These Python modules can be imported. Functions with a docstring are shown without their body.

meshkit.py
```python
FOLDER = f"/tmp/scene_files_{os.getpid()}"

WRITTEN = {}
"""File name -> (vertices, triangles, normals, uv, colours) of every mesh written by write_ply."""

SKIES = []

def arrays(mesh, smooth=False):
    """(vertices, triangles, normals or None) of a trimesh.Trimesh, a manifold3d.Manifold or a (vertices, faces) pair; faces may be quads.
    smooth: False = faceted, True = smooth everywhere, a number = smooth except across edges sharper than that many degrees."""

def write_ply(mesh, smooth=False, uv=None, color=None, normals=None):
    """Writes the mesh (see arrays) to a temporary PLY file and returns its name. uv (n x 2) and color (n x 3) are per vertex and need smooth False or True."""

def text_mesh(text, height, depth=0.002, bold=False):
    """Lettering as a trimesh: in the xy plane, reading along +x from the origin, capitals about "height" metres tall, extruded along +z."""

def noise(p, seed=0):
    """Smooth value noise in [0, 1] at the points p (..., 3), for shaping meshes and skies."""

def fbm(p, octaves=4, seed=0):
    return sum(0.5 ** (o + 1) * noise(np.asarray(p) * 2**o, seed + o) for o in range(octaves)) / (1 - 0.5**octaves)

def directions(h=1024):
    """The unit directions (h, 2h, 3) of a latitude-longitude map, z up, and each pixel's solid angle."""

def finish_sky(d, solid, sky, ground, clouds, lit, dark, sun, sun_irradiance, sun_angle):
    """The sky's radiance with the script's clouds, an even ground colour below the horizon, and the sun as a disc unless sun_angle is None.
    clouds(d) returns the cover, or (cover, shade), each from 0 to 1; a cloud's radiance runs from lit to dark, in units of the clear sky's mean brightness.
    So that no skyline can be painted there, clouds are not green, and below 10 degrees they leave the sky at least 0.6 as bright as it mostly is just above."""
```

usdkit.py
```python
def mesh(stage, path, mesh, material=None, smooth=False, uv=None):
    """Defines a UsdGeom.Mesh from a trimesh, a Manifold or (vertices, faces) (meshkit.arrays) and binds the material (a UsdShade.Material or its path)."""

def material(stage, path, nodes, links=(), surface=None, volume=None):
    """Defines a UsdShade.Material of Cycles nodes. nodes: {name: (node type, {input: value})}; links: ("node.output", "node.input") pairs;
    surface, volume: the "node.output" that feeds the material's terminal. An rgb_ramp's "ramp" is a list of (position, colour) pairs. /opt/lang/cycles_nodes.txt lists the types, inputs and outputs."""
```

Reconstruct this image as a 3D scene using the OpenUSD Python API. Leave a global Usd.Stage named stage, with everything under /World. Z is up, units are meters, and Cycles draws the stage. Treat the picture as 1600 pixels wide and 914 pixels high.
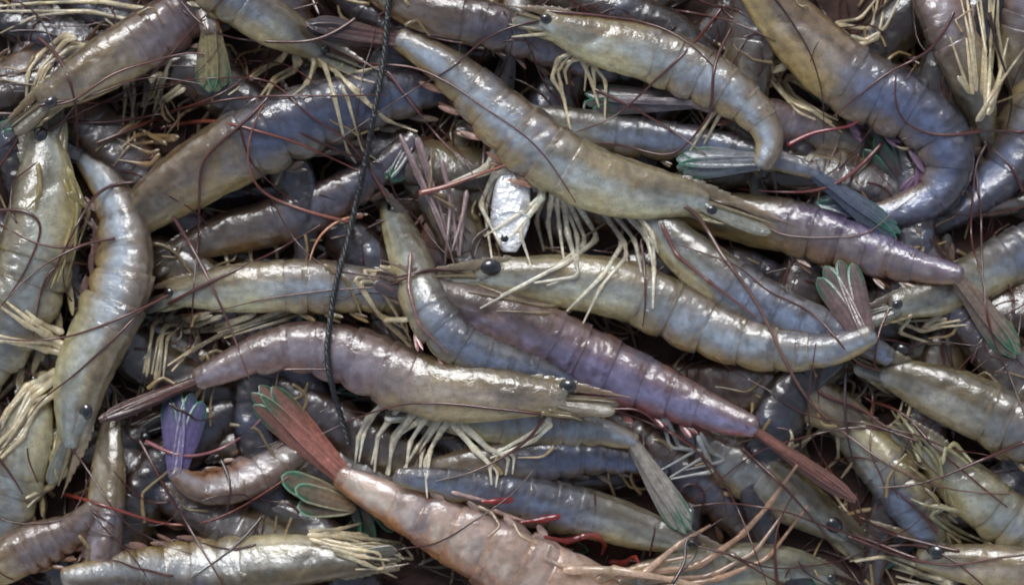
import math, random
import numpy as np
import trimesh, usdkit, meshkit
from scipy.interpolate import CubicSpline, PchipInterpolator
from scipy.ndimage import gaussian_filter1d, gaussian_filter, maximum_filter1d, grey_closing
from shapely.geometry import Polygon
from pxr import Usd, UsdGeom, UsdLux, UsdShade, Sdf, Gf, Vt

stage = Usd.Stage.CreateInMemory()
UsdGeom.SetStageUpAxis(stage, 'Z'); UsdGeom.SetStageMetersPerUnit(stage, 1.0)
UsdGeom.Xform.Define(stage, '/World')

# ------------------------------------------------------------------ camera, sky, sun, exposure
U = 0.0001875                    # metres per drawing unit (the frame is 1600 units = 30 cm wide)
CAM_H = 5000.0                   # camera height above the middle of the heap, in drawing units
EXPOSURE = 1.08
SUN_DIR = np.array([-0.20, 0.66, 0.75]); SUN_DIR /= np.linalg.norm(SUN_DIR)
SUN_INT, SUN_ANGLE = 0.38, 32.0
SKY = 0.068

cam = UsdGeom.Camera.Define(stage, '/World/camera')
cam.AddTranslateOp().Set(Gf.Vec3d(0, 0, CAM_H * U))
cam.CreateFocalLengthAttr(50.0)
cam.CreateHorizontalApertureAttr(50.0 * 1600.0 / CAM_H)
cam.CreateVerticalApertureAttr(50.0 * 914.0 / CAM_H)
cam.CreateClippingRangeAttr(Gf.Vec2f(0.02, 100.0))
cam.CreateExposureAttr(EXPOSURE)
cam.CreateFStopAttr(5.6); cam.CreateFocusDistanceAttr((CAM_H - 60.0) * U)

el, rot = math.asin(SUN_DIR[2]), math.atan2(SUN_DIR[0], SUN_DIR[1])
sky_mat = usdkit.material(stage, '/World/Looks/sky', {
    's': ('sky_texture', {'sky_type': 'single_scattering', 'sun_disc': False, 'sun_elevation': el, 'sun_rotation': rot, 'aerosol_density': 2.0}),
    'h': ('hsv', {'saturation': 0.62}),  # thin bright overcast
    'b': ('background_shader', {'strength': SKY})}, [('s.color', 'h.color'), ('h.color', 'b.color')], surface='b.background')
dome = UsdLux.DomeLight.Define(stage, '/World/sky')
dome.GetPrim().SetCustomDataByKey('kind', 'structure')
UsdShade.MaterialBindingAPI.Apply(dome.GetPrim()).Bind(sky_mat)
sun = UsdLux.DistantLight.Define(stage, '/World/sun')
sun.CreateIntensityAttr(SUN_INT); sun.CreateAngleAttr(SUN_ANGLE); sun.CreateNormalizeAttr(True)
sun.CreateColorAttr(Gf.Vec3f(0.97, 0.99, 1.0))
sun.AddRotateXYZOp().Set(Gf.Vec3f(math.degrees(math.acos(SUN_DIR[2])), 0, math.degrees(math.atan2(SUN_DIR[0], -SUN_DIR[1]))))

# ------------------------------------------------------------------ materials
ATT = ('attribute', {'attribute': 'Cd'})


def wet(name, rough=0.36, coat=1.0, coat_rough=0.13, bump=0.20, sss=0.45, spots=0.85, glass=0.0, mott=(0.66, 1.24), scale=330.0, trans=0.0, clear=0.0, film=0.0, bumpd=0.0012):
    n = {
        'a': ATT, 'pos': ('geometry', {}),
        'n1': ('noise_texture', {'scale': scale * 1.3, 'detail': 4.0, 'roughness': 0.6}),
        'm1': ('map_range', {'from_min': 0.3, 'from_max': 0.7, 'to_min': mott[0], 'to_max': mott[1], 'clamp': True}),
        'mul': ('vector_math', {'math_type': 'scale'}),
        'n2': ('noise_texture', {'scale': 2100.0, 'detail': 2.0, 'roughness': 0.6}),
        'r2': ('map_range', {'from_min': 0.56, 'from_max': 0.70, 'to_min': 0.0, 'to_max': spots, 'clamp': True}),
        'n3': ('noise_texture', {'scale': scale * 0.45, 'detail': 2.0}),
        'r3': ('map_range', {'from_min': 0.40, 'from_max': 0.62, 'to_min': 0.15, 'to_max': 1.0, 'clamp': True}),
        'sp': ('math', {'math_type': 'multiply'}),
        'dark': ('mix_color', {'blend_type': 'multiply', 'b': (0.30, 0.20, 0.15)}),
        'nb': ('noise_texture', {'scale': scale, 'detail': 3.0, 'roughness': 0.55}),
        'nb2': ('noise_texture', {'scale': scale * 5.0, 'detail': 2.0, 'roughness': 0.6}),
        'hb': ('math', {'math_type': 'multiply_add', 'value2': 0.22}),
        'bump': ('bump', {'strength': bump, 'distance': bumpd}),
        'p': ('principled_bsdf', {'roughness': rough, 'ior': 1.5, 'coat_weight': coat, 'coat_roughness': coat_rough, 'coat_ior': 1.6,
                                  'subsurface_weight': sss, 'transmission_weight': glass, 'subsurface_scale': 0.004, 'subsurface_radius': (1.0, 0.62, 0.38)}),
    }
    l = [('pos.position', 'n1.vector'), ('pos.position', 'n2.vector'), ('pos.position', 'n3.vector'), ('pos.position', 'nb.vector'), ('pos.position', 'nb2.vector'),
         ('n1.fac', 'm1.value'), ('a.color', 'mul.vector1'), ('m1.result', 'mul.scale'),
         ('n2.fac', 'r2.value'), ('n3.fac', 'r3.value'), ('r2.result', 'sp.value1'), ('r3.result', 'sp.value2'),
         ('mul.vector', 'dark.a'), ('sp.value', 'dark.fac'), ('dark.result', 'p.base_color'),
         ('nb2.fac', 'hb.value1'), ('nb.fac', 'hb.value3'), ('hb.value', 'bump.height'), ('bump.normal', 'p.normal'), ('bump.normal', 'p.coat_normal')]
    out = 'p.BSDF'
    if trans:
        n['t'] = ('translucent_bsdf', {}); n['mt'] = ('mix_closure', {'fac': trans})
        l += [('dark.result', 't.color'), ('p.BSDF', 'mt.closure1'), ('t.BSDF', 'mt.closure2')]
        out = 'mt.closure'
    if clear:
        n['c'] = ('transparent_bsdf', {'color': (0.95, 0.93, 0.9)}); n['mc'] = ('mix_closure', {'fac': clear})
        l += [(out, 'mc.closure1'), ('c.BSDF', 'mc.closure2')]
        out = 'mc.closure'
        if film:   # the wet film keeps its full shine over the clear shell
            n['fr'] = ('fresnel', {'IOR': 1.55}); n['gl'] = ('glossy_bsdf', {'roughness': film, 'color': (1, 1, 1)}); n['mg'] = ('mix_closure', {})
            n['p'][1]['coat_weight'] = 0.0
            l += [('bump.normal', 'gl.normal'), ('bump.normal', 'fr.normal'), ('fr.fac', 'mg.fac'), (out, 'mg.closure1'), ('gl.BSDF', 'mg.closure2')]
            out = 'mg.closure'
    return usdkit.material(stage, '/World/Looks/' + name, n, l, surface=out)


M = {
    'shell': wet('shell', clear=0.50, film=0.075, spots=1.0, bump=0.42, scale=300.0),
    'head': wet('head', clear=0.36, film=0.08, spots=1.0, bump=0.34, coat_rough=0.12),
    'flesh': wet('flesh', rough=0.45, coat=0.3, bump=0.25, sss=0.5, spots=0.3, mott=(0.75, 1.2)),
    'leg': wet('leg', rough=0.3, bump=0.25, sss=0.3, spots=0.2, trans=0.35, clear=0.14, scale=600.0, bumpd=0.0004),
    'fan': wet('fan', rough=0.3, bump=0.35, sss=0.0, spots=0.35, trans=0.3, clear=0.24, scale=500.0, bumpd=0.0004),
    'antenna': wet('antenna', rough=0.35, coat=0.6, bump=0.3, sss=0.0, spots=0.3, scale=900.0, bumpd=0.0003),
    'eye': wet('eye', rough=0.2, coat=1.0, coat_rough=0.05, bump=0.1, sss=0.0, spots=0.0, scale=900.0, bumpd=0.0003),
    'cord': wet('cord', rough=0.5, coat=0.35, coat_rough=0.25, bump=0.6, sss=0.0, spots=0.3, scale=1500.0, bumpd=0.0004),
    'wet_floor': wet('wet_floor', rough=0.85, coat=0.0, coat_rough=0.2, bump=0.4, sss=0.0, spots=0.3, scale=200.0),
}
M['silver'] = usdkit.material(stage, '/World/Looks/silver', {
    'a': ATT, 'pos': ('geometry', {}), 'nb': ('voronoi_texture', {'scale': 900.0, 'feature': 'smooth_f1', 'smoothness': 0.6}), 'bump': ('bump', {'strength': 0.35, 'distance': 0.0012}),
    'p': ('principled_bsdf', {'metallic': 0.35, 'roughness': 0.25, 'coat_weight': 0.8, 'coat_roughness': 0.08})},
    [('pos.position', 'nb.vector'), ('nb.distance', 'bump.height'), ('bump.normal', 'p.normal'), ('a.color', 'p.base_color')], surface='p.BSDF')

# ------------------------------------------------------------------ scene helpers
COUNT = {}


def numbered(parent, name):
    k = COUNT.get((parent, name), 0); COUNT[(parent, name)] = k + 1
    return f'{parent}/{name}' if k == 0 else f'{parent}/{name}_{k:03d}'


def tag(prim, label=None, cat=None, group=None, kind=None):
    for k, v in (('label', label), ('category', cat), ('group', group), ('kind', kind)):
        if v:
            prim.SetCustomDataByKey(k, v)


class Thing:
    def __init__(self, name, base, label, cat, group=None):
        self.path = numbered('/World', name); self.base = np.asarray(base, float)
        x = UsdGeom.Xform.Define(stage, self.path)
        x.AddTranslateOp().Set(Gf.Vec3d(*self.base)); x.AddRotateZOp().Set(0.0)
        self.prim = x.GetPrim(); tag(self.prim, label, cat, group)

    def part(self, name, vf, col, mat, parent=None, label=None, smooth=True):
        p = numbered(parent or self.path, name)
        v, f = np.asarray(vf[0], float) * U - self.base, np.asarray(vf[1], int)
        m = usdkit.mesh(stage, p, (v, f), M[mat], smooth=smooth)
        n = len(m.GetPointsAttr().Get())
        c = np.broadcast_to(np.asarray(col, np.float32), (n, 3)) if np.ndim(col) == 1 else np.asarray(col, np.float32)
        UsdGeom.PrimvarsAPI(m).CreatePrimvar('Cd', Sdf.ValueTypeNames.Color3fArray, 'vertex').Set(Vt.Vec3fArray.FromNumpy(np.clip(c, 0, 1).astype(np.float32)))
        if label:
            tag(m.GetPrim(), label)
        return p


def at(x, y, z):
    """the point of the heap at height z that lies on the sight line through photo position (x, y); drawing units"""
    k = (CAM_H - z) / CAM_H
    return np.array([(x - 800) * k, (457 - y) * k, z])


# ------------------------------------------------------------------ heap surface: everything is laid on what lies below it
R = 3.0; PADX, PADY = 500, 500
HW, HH = int((1600 + 2 * PADX) / R), int((914 + 2 * PADY) / R)
FLOOR = -330.0
H = np.full((HH, HW), FLOOR)


def h_at(x, y, field=None):
    field = H if field is None else field
    i = np.clip(((np.asarray(y) + PADY) / R).astype(int), 0, HH - 1); j = np.clip(((np.asarray(x) + PADX) / R).astype(int), 0, HW - 1)
    return field[i, j]


def stamp(x, y, z, r, w):
    """raise the heap by an ellipsoid cap of plan radius r and half thickness w, centre height z"""
    k = int(r / R) + 1
    i, j = int((y + PADY) / R), int((x + PADX) / R)
    if i - k < 0 or j - k < 0 or i + k + 1 > HH or j + k + 1 > HW:
        return
    yy, xx = np.mgrid[-k:k + 1, -k:k + 1] * R
    q = 1 - (xx ** 2 + yy ** 2) / (r * r)
    top = np.where(q > 0, z + 1.07 * w * np.maximum(q, 1e-9) ** 0.37, -1e9)
    H[i - k:i + k + 1, j - k:j + k + 1] = np.maximum(H[i - k:i + k + 1, j - k:j + k + 1], top)


def raster(V):
    """raise the heap to a shell given by its points"""
    k = CAM_H / (CAM_H - V[:, 2])
    i = ((457 - V[:, 1] * k + PADY) / R).astype(int); j = ((V[:, 0] * k + 800 + PADX) / R).astype(int)
    ok = (i > 3) & (j > 3) & (i < HH - 4) & (j < HW - 4)
    if not ok.any():
        return
    i, j, z = i[ok], j[ok], V[ok, 2]
    a, c, e, g = max(i.min() - 3, 0), i.max() + 4, max(j.min() - 3, 0), j.max() + 4
    T = np.full((c - a, g - e), -1e5)
    np.maximum.at(T, (i - a, j - e), z)
    T = grey_closing(T, 5)
    H[a:c, e:g] = np.maximum(H[a:c, e:g], T)


def spline(pts, n):
    p = np.asarray(pts, float)
    if len(p) == 2:
        t = np.linspace(0, 1, n)[:, None]
        return p[0] * (1 - t) + p[1] * t
    d = np.r_[0, np.cumsum(np.sqrt(np.linalg.norm(np.diff(p[:, :2], axis=0), axis=1)))]
    cs = CubicSpline(d, p, bc_type='natural')
    q = cs(np.linspace(0, d[-1], 400))
    s = np.r_[0, np.cumsum(np.linalg.norm(np.diff(q[:, :2], axis=0), axis=1))]
    return np.stack([np.interp(np.linspace(0, s[-1], n), s, q[:, k]) for k in range(p.shape[1])], 1)


def rounded(pts, it=2, cut=0.10):
    p = np.asarray(pts, float)
    for _ in range(it):
        q = [p[0]]
        for a, b in zip(p[:-1], p[1:]):
            q += [(1 - cut) * a + cut * b, cut * a + (1 - cut) * b]
        p = np.array(q + [p[-1]])
    s = np.r_[0, np.cumsum(np.linalg.norm(np.diff(p, axis=0), axis=1))]
    n = max(8, int(s[-1] / 4.5))
    return np.stack([np.interp(np.linspace(0, s[-1], n), s, p[:, k]) for k in range(p.shape[1])], 1)


def norm(v):
    return v / np.maximum(np.linalg.norm(v, axis=-1, keepdims=True), 1e-9)


def tube(P, r, sides=7, flat=1.0):
    """closed tube along points P with radii r; flat squeezes it towards the ground plane"""
    P = np.asarray(P, float); r = np.broadcast_to(r, len(P))
    T = norm(np.gradient(P, axis=0)); Zv = np.array([0, 0, 1.0])
    A = norm(np.cross(T, np.tile(Zv, (len(P), 1)) + 1e-4)); B = np.cross(A, T)
    ph = np.linspace(0, 2 * np.pi, sides, endpoint=False)
    V = P[:, None] + r[:, None, None] * (np.cos(ph)[None, :, None] * A[:, None] + flat * np.sin(ph)[None, :, None] * B[:, None])
    return skin(V)


def skin(V):
    """rings (n, m, 3) to a closed surface"""
    n, m = V.shape[:2]
    i, j = np.meshgrid(np.arange(n - 1), np.arange(m), indexing='ij'); k = (j + 1) % m
    q = np.stack([i * m + j, i * m + k, (i + 1) * m + k, (i + 1) * m + j], -1).reshape(-1, 4)
    f = np.vstack([q[:, [0, 1, 2]], q[:, [0, 2, 3]]])
    c0, c1 = n * m, n * m + 1
    a = np.arange(m); b = (a + 1) % m
    f = np.vstack([f, np.stack([np.full(m, c0), b, a], 1), np.stack([np.full(m, c1), (n - 1) * m + a, (n - 1) * m + b], 1)])
    v = np.vstack([V.reshape(-1, 3), V[0].mean(0), V[-1].mean(0)])
    q = v - v.mean(0)
    if np.einsum('ij,ij->i', q[f[:, 0]], np.cross(q[f[:, 1]], q[f[:, 2]])).sum() < 0:
        f = f[:, ::-1]
    return v, f


def drape(xy, r, base=None, lift=1.0, win=26, field=None, soft=3.0):
    """heights for a thin line laid over the heap, optionally leaving its owner at height base"""
    xy = np.asarray(xy, float)
    h = h_at(xy[:, 0], xy[:, 1], field)
    step = max(1e-6, np.linalg.norm(np.diff(xy, axis=0), axis=1).mean())
    h = maximum_filter1d(h, max(3, int(win / step)), mode='nearest')
    h0 = gaussian_filter1d(maximum_filter1d(h_at(xy[:, 0], xy[:, 1], field), max(3, int(14 / step)), mode='nearest'), 2) + 2.5
    h = gaussian_filter1d(h, max(soft, 18 / step), mode='nearest') + r * lift
    h = gaussian_filter1d(np.maximum(h, h0), 1.5, mode='nearest')
    if base is not None:
        s = np.r_[0, np.cumsum(np.linalg.norm(np.diff(xy, axis=0), axis=1))]
        k = np.clip(s / 55.0, 0, 1); k = k * k * (3 - 2 * k)
        h = base * (1 - k) + np.maximum(h, base - 160) * k
    return h


def pts3(xy, z):
    return np.array([at(a[0], a[1], b) for a, b in zip(xy, z)])


# ------------------------------------------------------------------ colours (linear base colours)
def C(r, g, b):
    s = np.array([r, g, b]) / 255.0
    return np.where(s <= 0.04045, s / 12.92, ((s + 0.055) / 1.055) ** 2.4)


PAL = {  # back, flank, belly, head back, head flank, head belly, seam
    'olive':    dict(back=C(92, 80, 68), flank=C(112, 112, 112), belly=C(138, 116, 80), hback=C(96, 86, 64), hflank=C(142, 140, 130), hbelly=C(164, 150, 120), seam=C(150, 134, 110)),
    'blue':     dict(back=C(76, 72, 74), flank=C(92, 100, 118), belly=C(128, 114, 86), hback=C(92, 86, 74), hflank=C(136, 138, 128), hbelly=C(158, 144, 110), seam=C(122, 120, 122)),
    'lavender': dict(back=C(104, 80, 74), flank=C(114, 106, 136), belly=C(142, 90, 86), hback=C(90, 76, 68), hflank=C(108, 98, 104), hbelly=C(132, 104, 92), seam=C(138, 120, 134)),
    'brown':    dict(back=C(98, 78, 66), flank=C(112, 98, 98), belly=C(134, 96, 70), hback=C(100, 84, 62), hflank=C(146, 134, 112), hbelly=C(162, 144, 106), seam=C(140, 112, 94)),
    'pink':     dict(back=C(176, 124, 90), flank=C(172, 144, 128), belly=C(178, 152, 142), hback=C(172, 136, 110), hflank=C(174, 148, 130), hbelly=C(182, 156, 138), seam=C(190, 138, 98)),
    'yellow':   dict(back=C(112, 102, 80), flank=C(132, 134, 132), belly=C(158, 144, 112), hback=C(118, 112, 94), hflank=C(152, 152, 138), hbelly=C(172, 160, 126), seam=C(150, 134, 92)),
    'plum':     dict(back=C(82, 72, 98), flank=C(94, 82, 86), belly=C(140, 110, 88), hback=C(96, 84, 66), hflank=C(128, 118, 94), hbelly=C(152, 132, 88), seam=C(112, 100, 110)),
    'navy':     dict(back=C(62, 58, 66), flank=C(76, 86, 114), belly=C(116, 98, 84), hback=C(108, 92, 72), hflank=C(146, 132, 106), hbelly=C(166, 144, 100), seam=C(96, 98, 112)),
    'cream':    dict(back=C(112, 97, 82), flank=C(132, 136, 142), belly=C(164, 140, 100), hback=C(126, 114, 90), hflank=C(164, 166, 156), hbelly=C(184, 172, 134), seam=C(170, 156, 134)),
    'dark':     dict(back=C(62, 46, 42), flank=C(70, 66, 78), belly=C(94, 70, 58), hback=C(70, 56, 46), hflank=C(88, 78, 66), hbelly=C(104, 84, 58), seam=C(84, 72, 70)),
    'mauve':    dict(back=C(96, 78, 72), flank=C(120, 108, 114), belly=C(140, 110, 98), hback=C(106, 92, 68), hflank=C(150, 140, 122), hbelly=C(164, 146, 110), seam=C(142, 118, 116)),
}


def richer(c, k):
    g = c @ np.array([.3, .55, .15])
    return np.clip(g + (c - g) * k, 0.004, 1)


for _p in PAL.values():
    for _q in _p:
        _p[_q] = richer(_p[_q], 1.0 if _q == 'flank' else 1.16)
CREAM, IVORY = C(230, 214, 176), C(240, 232, 210)
GREEN, TEAL, INK = C(12, 92, 66), C(104, 190, 152), C(26, 26, 32)
RED, DARKRED = C(66, 31, 25), C(42, 25, 22)

SEG = [0.40, 0.49, 0.585, 0.68, 0.765, 0.845, 1.0]
PROFILE = PchipInterpolator([0, .03, .08, .16, .28, .40, .50, .60, .70, .80, .90, 1.0], [.34, .46, .57, .75, .93, 1.0, 1.0, .93, .80, .64, .50, .31])
NAROUND = 52


class Shrimp:
    def __init__(self, label, spine, hh, dorsal, pal='olive', roll=12, fan=None, spread=1.0, fanw=1.0, rost=None, eye=None, legs=(), leg_r=5.0, legcol=None, autolegs=0,
                 legsover=False, tilt=(0.0, 0.0), swim=True, swimcol=None, ants=(), dz=0.0, fancol=None, fandark=0.0, group=None, name='shrimp', opal=0.72, sink=0.72, seed=0, tone=1.0, overlegs=(), flatw=0.70, scales=True, green=True, feelers=()):
        self.rng = np.random.default_rng(seed + 11 * len(label))
        rng = self.rng; self.swk = float(swim); self.tone = tone; self.opal = opal
        self.off = rng.uniform(0, 4000, 3)
        self.pal = {k: v * tone for k, v in PAL[pal].items()}  # tone scales base colours; low values paint in shade on deep shrimps
        n = 150
        xy = spline(spine, n)
        u = np.linspace(0, 1, n)
        hh = hh * 0.89; hp = hh * PROFILE(u); wp = hp * flatw
        # lay the body on the heap
        d2 = norm(np.gradient(xy, axis=0)); nrm2 = np.stack([-d2[:, 1], d2[:, 0]], 1)
        offs = np.linspace(-0.75, 0.75, 7)
        hs = np.stack([h_at(xy[:, 0] + o * hp * nrm2[:, 0], xy[:, 1] + o * hp * nrm2[:, 1]) for o in offs], 1)
        under = np.sort(hs, 1)[:, -3]
        under = gaussian_filter1d(maximum_filter1d(under, 11, mode='nearest'), 9, mode='nearest')
        under = under + sink * wp
        fit = np.polyval(np.polyfit(u, under, 2), u)
        zc = 0.75 * (fit + max(0.0, np.percentile(under - fit, 80) * 0.7)) + 0.25 * gaussian_filter1d(under, 12, mode='nearest') + dz + np.interp(u, [0, 1], tilt)
        self.xy, self.zc, self.hp, self.wp, self.u = xy, zc, hp, wp, u
        before = self.before = H.copy()
        P = pts3(xy, zc); T = norm(np.gradient(P, axis=0))
        want = {'up': (0, 1), 'down': (0, -1), 'left': (-1, 0), 'right': (1, 0), 'ur': (1, 1), 'ul': (-1, 1), 'dr': (1, -1), 'dl': (-1, -1)}[dorsal]
        Z = np.array([0, 0, 1.0])
        side = norm(np.cross(np.tile(Z, (n, 1)), T))
        sg = 1.0 if (side[n // 4:3 * n // 4, :2] @ np.array(want)).mean() > 0 else -1.0
        D0 = side * sg
        N0 = norm(np.cross(T, D0)); N0 *= np.sign(N0[:, 2:3])
        a = np.radians(np.broadcast_to(roll, n))[:, None]
        D = D0 * np.cos(a) + N0 * np.sin(a); N = N0 * np.cos(a) - D0 * np.sin(a)
        self.P, self.T, self.D, self.N = P, T, D, N
        self.sg2 = sg
        mid = P[n // 2]
        self.t = Thing(name, np.array([mid[0], mid[1], mid[2] - wp[n // 2]]) * U, label, 'shrimp', group)
        self.shells = []
        self.flesh()
        self.body()
        self.head(rost, eye, scales)
        raster(np.vstack(self.shells))
        if swim:
            self.swimmerets(before, swimcol)
        if fan is not None:
            self.fan(fan, spread, fanw, before, fancol, fandark, green)
        lc = CREAM if legcol is None else legcol
        for lg in legs:
            self.leg(lg, leg_r, lc, H if legsover else before, over=legsover)
            if len(legs) < 12:
                g = np.asarray(lg, float); w_ = np.linspace(0.3, 1.3, len(g))[:, None]
                self.leg(g + rng.normal(0, 9, 2) * w_ + rng.normal(0, 7, g.shape) * w_, leg_r * 0.8, lc, H if legsover else before, over=legsover)
        for lg in overlegs:
            self.leg(lg[0], lg[1], lg[2], H, over=True)
        if autolegs:
            self.auto_legs(autolegs, leg_r, lc, before)
        ANTS.extend((self, q) for q in ants)
        for q in feelers:
            self.antenna(q, 2.0, before)

    def frame(self, uu):
        x = np.clip(np.asarray(uu, float), 0, 1) * (len(self.u) - 1)
        g = lambda A: np.stack([np.interp(x, np.arange(len(self.u)), A[:, k]) for k in range(A.shape[1])], -1)
        ext = (np.asarray(uu, float) - np.clip(uu, 0, 1))[..., None]
        L = np.linalg.norm(np.diff(self.P, axis=0), axis=1).sum()
        return g(self.P) + g(self.T) * ext * L, norm(g(self.T)), norm(g(self.D)), norm(g(self.N)), np.interp(x, np.arange(len(self.u)), self.hp), np.interp(x, np.arange(len(self.u)), self.wp)

    def ring(self, uu, scale, pleura=None, m=NAROUND, ventral=1.0):
        p, t, d, nn, h, w = self.frame(uu)
        ph = np.linspace(0, 2 * np.pi, m, endpoint=False)
        c, s = np.cos(ph), np.sin(ph)
        fd = np.sign(c) * np.abs(c) ** 0.90; fd = np.where(c < 0, fd * 0.94 * ventral, fd)
        fn = np.sign(s) * np.abs(s) ** np.where(c > 0, 0.86, 0.76) * np.where(c < 0, 1 - 0.22 * c * c, 1)
        fd, fn = np.tile(fd, (len(p), 1)), np.tile(fn, (len(p), 1))
        if pleura is not None:  # side plates hang below the belly line
            gph = np.exp(-((np.abs(np.where(ph > np.pi, 2 * np.pi - ph, ph)) - 2.5) / 0.42) ** 2)
            fd = fd - pleura[:, None] * gph[None]
            fn = fn * (1 + 0.10 * pleura[:, None] * gph[None] / 0.16)
        V = p[:, None] + (d[:, None] * (fd * (h * scale)[:, None])[..., None] + nn[:, None] * (fn * (w * scale)[:, None])[..., None])
        return V, np.tile(c, (len(p), 1))

    def paint(self, V, c, uu, edge=None):
        p = self.pal; sh = V.shape
        q = V.reshape(-1, 3) + self.off
        fb = lambda k, o, sd: (meshkit.fbm(q / k, o, sd) - 0.5).reshape(sh[:2])
        nz, nz2, nz3, nz4 = fb(30.0, 3, 5), fb(85.0, 2, 9), fb(12.0, 2, 2), fb(46.0, 3, 21)
        sm = lambda a, b, x: (lambda y: y * y * (3 - 2 * y))(np.clip((x - a) / (b - a), 0, 1))[..., None]
        hd = 1 - sm(0.28, 0.56, uu[:, None] + 0.30 * nz2 + 0.16 * nz)
        mix = lambda a, b: p[a] + (p[b] - p[a]) * hd
        back, flank, belly = mix('back', 'hback'), mix('flank', 'hflank'), mix('belly', 'hbelly')
        k = c + 0.5 * nz + 0.45 * nz3
        col = flank + (back - flank) * sm(0.12, 0.50, k) + (belly - flank) * sm(0.05, 0.70, -k)
        # flesh showing through the shell: pale muscle with a painted sky sheen, dark organs and a dark line along the back
        col = col * (1 + 0.55 * nz2[..., None] + 0.5 * nz[..., None] + 0.6 * nz3[..., None])
        col = col + (np.array([0.34, 0.32, 0.29]) - col) * np.clip(nz3[..., None] * 1.6 + nz4[..., None] * 1.0 - 0.26, 0, 0.36)
        col = col + (np.array([0.05, 0.033, 0.026]) - col) * np.clip(nz4[..., None] * 2.4 - 0.66, 0, 0.4)
        col = col + (np.array([0.10, 0.12, 0.19]) - col) * (1 - hd) * np.clip(-nz4[..., None] * 3.0 - 0.25, 0, 0.55)
        col = col * (1 - 0.42 * np.exp(-((c[..., None] - 0.97) / 0.02) ** 2))
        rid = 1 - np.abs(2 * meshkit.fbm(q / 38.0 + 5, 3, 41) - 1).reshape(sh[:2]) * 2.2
        mus_sheen = sm(0.25, 0.75, rid + 0.7 * nz3) * (np.exp(-((c - 0.10 + 0.5 * nz) / 0.30) ** 2))[..., None] * (1 - 0.55 * hd)
        col = col + (p['flank'] * np.array([1.9, 2.1, 2.3]) + 0.09 * self.tone - col) * mus_sheen * self.opal * 0.6  # pale muscle and the bluish sky sheen of the flanks, painted into the colour
        # streaks: along the head shield, across the tail muscle
        g1 = np.stack([uu[:, None] * 9 + 0 * c, c * 5.5, 0 * c + self.off[0]], -1).reshape(-1, 3); g2 = np.stack([uu[:, None] * 85 + 14 * np.abs(c), c * 1.6, 0 * c + self.off[1]], -1).reshape(-1, 3)
        st = (meshkit.fbm(g1, 3, 31) - 0.5).reshape(sh[:2]); sx = (meshkit.fbm(g2, 2, 32) - 0.5).reshape(sh[:2])
        col = col * (1 + (1.8 * st[..., None] * hd + 0.75 * sx[..., None] * (1 - hd)))
        # dark organs behind the eyes, a paler gill cover below
        og = np.exp(-((uu[:, None] - 0.13) / 0.06) ** 2 - ((c - 0.25) / 0.5) ** 2) * (0.6 + 1.6 * nz)
        col = col + (np.array([0.045, 0.036, 0.022]) - col) * np.clip(og, 0, 0.75)[..., None] * hd
        gl = np.exp(-((uu[:, None] - 0.29) / 0.09) ** 2 - ((c + 0.45) / 0.35) ** 2)
        col = col + (p['hbelly'] * 1.25 - col) * np.clip(gl * 0.55, 0, 1)[..., None] * hd
        if edge is not None:
            col = col + (p['seam'] - col) * (edge[:, None, None] * np.clip(0.35 + 1.2 * nz3[..., None], 0, 0.7))
        return np.vstack([col.reshape(-1, 3), col[0].mean(0), col[-1].mean(0)])

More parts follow.
